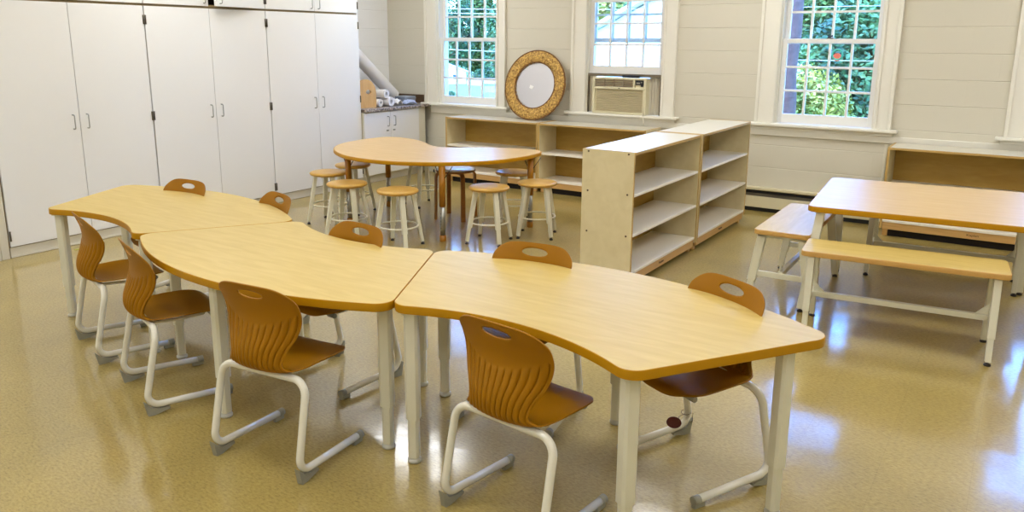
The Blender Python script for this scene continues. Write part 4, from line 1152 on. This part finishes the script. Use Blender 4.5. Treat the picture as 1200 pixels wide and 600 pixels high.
# small white house far down the slope, seen through the left window
HY = 96
t = empty('white_house', (dirx(-5.90, HY), HY, gz(HY)), R(38)); tag(t, 'small white gabled house with two dark windows beyond the left window', 'house')
bm = bmesh.new(); hw_, he, ha, hd = 2.9, 1.9, 3.0, 4.0
box(bm, -hw_, hw_, 0, hd, 0, he); a = [bm.verts.new(p) for p in ((-hw_, 0, he), (hw_, 0, he), (0, 0, ha))]; b = [bm.verts.new(p) for p in ((-hw_, hd, he), (hw_, hd, he), (0, hd, ha))]
bm.faces.new(a); bm.faces.new(b[::-1]); mesh_obj('wall', bm, M['house_wall'], t)
bm = bmesh.new()
for s_ in (-1, 1):
    q = [(0, -.3, ha+.03), (s_*(hw_+.35), -.3, he-.1), (s_*(hw_+.35), hd+.3, he-.1), (0, hd+.3, ha+.03)]
    f = bm.faces.new([bm.verts.new(p) for p in q]); r = bmesh.ops.extrude_face_region(bm, geom=[f]); bmesh.ops.translate(bm, verts=[v for v in r['geom'] if isinstance(v, bmesh.types.BMVert)], vec=(0, 0, .09))
bmesh.ops.recalc_face_normals(bm, faces=bm.faces)
mesh_obj('roof', bm, M['roof_pale'], t)
for x in (-.2, 1.2):
    bm = bmesh.new(); box(bm, x-.32, x+.32, -.03, .03, .75, 1.4); mesh_obj('window', bm, M['pane_dark'], t)
# pale gabled building seen through the middle window
t = empty('pale_building', (dirx(-3.35, 17.5), 17.5, GZ)); tag(t, 'pale gabled building close outside the window above the air conditioner', 'building')
bm = bmesh.new(); box(bm, -3.3, 2.0, 0, 6, 0, 1.9); a = [bm.verts.new(p) for p in ((-3.3, 0, 1.9), (2.0, 0, 1.9), (.6, 0, 3.75))]; b = [bm.verts.new(p) for p in ((-3.3, 6, 1.9), (2.0, 6, 1.9), (.6, 6, 3.75))]
bm.faces.new(a); bm.faces.new(b[::-1]); mesh_obj('wall', bm, M['house_wall'], t)
bm = bmesh.new()
for (xa, za), (xb, zb_) in (((.6, 3.8), (-3.55, 1.76)), ((.6, 3.8), (2.3, 1.62))):
    q = [(xa, -.35, za), (xb, -.35, zb_), (xb, 6.3, zb_), (xa, 6.3, za)]
    f = bm.faces.new([bm.verts.new(p) for p in q]); r = bmesh.ops.extrude_face_region(bm, geom=[f]); bmesh.ops.translate(bm, verts=[v for v in r['geom'] if isinstance(v, bmesh.types.BMVert)], vec=(0, 0, .09))
bmesh.ops.recalc_face_normals(bm, faces=bm.faces)
mesh_obj('roof', bm, M['roof_pale'], t)
# brick wall and clipped hedge at the end of the lawn, shrub and shed on it
x0, x1 = dirx(-5.60, 92), dirx(-4.9, 92)
bm = bmesh.new(); box(bm, x0, x1, 92, 92.4, gz(92), gz(92)+.75, bev=.02); single('garden_wall', bm, M['brick_pink'], 'low pinkish brick garden wall at the end of the lawn', 'wall', ((x0+x1)/2, 92.2, gz(92)))
rnd = random.Random(9)
tree((x0+x1)/2, 94.4, [((k-4)*.95, 0, 1.25, .85, .8, 1.15) for k in range(9)], 9000, .17, M['leaf_b'], False, 'long clipped dark green hedge behind the pinkish brick wall', 'hedge', 'clipped_hedge', None, seed=310)
tree(dirx(-5.86, 27.0), 27.0, [(0, 0, .24, .24, .22, .24), (.05, .05, .38, .15, .15, .13)], 1600, .035, M['leaf_b'], False, 'small round green shrub on the lawn beyond the left window', 'shrub', 'garden_shrub', None, seed=300)
bm = bmesh.new(); x = dirx(-5.26, 45); box(bm, x-.7, x+.7, 45, 46, gz(45)-.05, gz(45)+.55, bev=.05); box(bm, x-.8, x+.8, 44.9, 46.1, gz(45)+.55, gz(45)+.62, bev=.02)
single('grey_shed', bm, plain('blue_grey_paint', (150, 156, 170), .6), 'low blue-grey box with a flat lid at the right of the lawn', 'shed', (x, 45.5, gz(45)))
# utility wires
for z, lab in ((2.10, 'upper utility wire crossing behind the right-hand window'), (2.02, 'second utility wire just below the upper one'), (1.36, 'lowest utility wire across the right-hand window')):
    bm = bmesh.new(); tube(bm, [(-16+k*1.0, 11.95, z+.0022*(k-13.)**2) for k in range(25)], .006, 6)
    single('utility_wire', bm, M['wire'], lab, 'wire', (-3, 11.95, z), 'utility wires')

# ------------------------------------------------------------------ light
w = bpy.data.worlds.new('world'); S.world = w; w.use_nodes = True; nt = w.node_tree
bg = nt.nodes['Background']
sky = nt.nodes.new('ShaderNodeTexSky'); sky.sky_type = 'NISHITA'; sky.sun_disc = False
sky.sun_elevation = R(48); sky.sun_rotation = R(200); sky.air_density = 1.4; sky.dust_density = .6; sky.ozone_density = 2.5; sky.altitude = 100
mx = nt.nodes.new('ShaderNodeMix'); mx.data_type = 'RGBA'; mx.blend_type = 'MULTIPLY'; mx.inputs[0].default_value = 1; mx.inputs[7].default_value = (.44, .77, 1.42, 1)
nt.links.new(sky.outputs[0], mx.inputs[6]); nt.links.new(mx.outputs[2], bg.inputs[0])
bg.inputs[1].default_value = 2.35
sun_d = bpy.data.lights.new('sun', 'SUN'); sun = bpy.data.objects.new('sun', sun_d); C.objects.link(sun)
sun_d.energy = 3.0; sun_d.angle = R(1); sun_d.color = (1, .90, .68)
sun.rotation_euler = (R(46), 0, R(-25))     # from behind the building, over the roof, onto the trees

vs = S.view_settings; vs.view_transform = 'Standard'; vs.look = 'None'; vs.exposure = 0; vs.gamma = 1; vs.use_curve_mapping = False
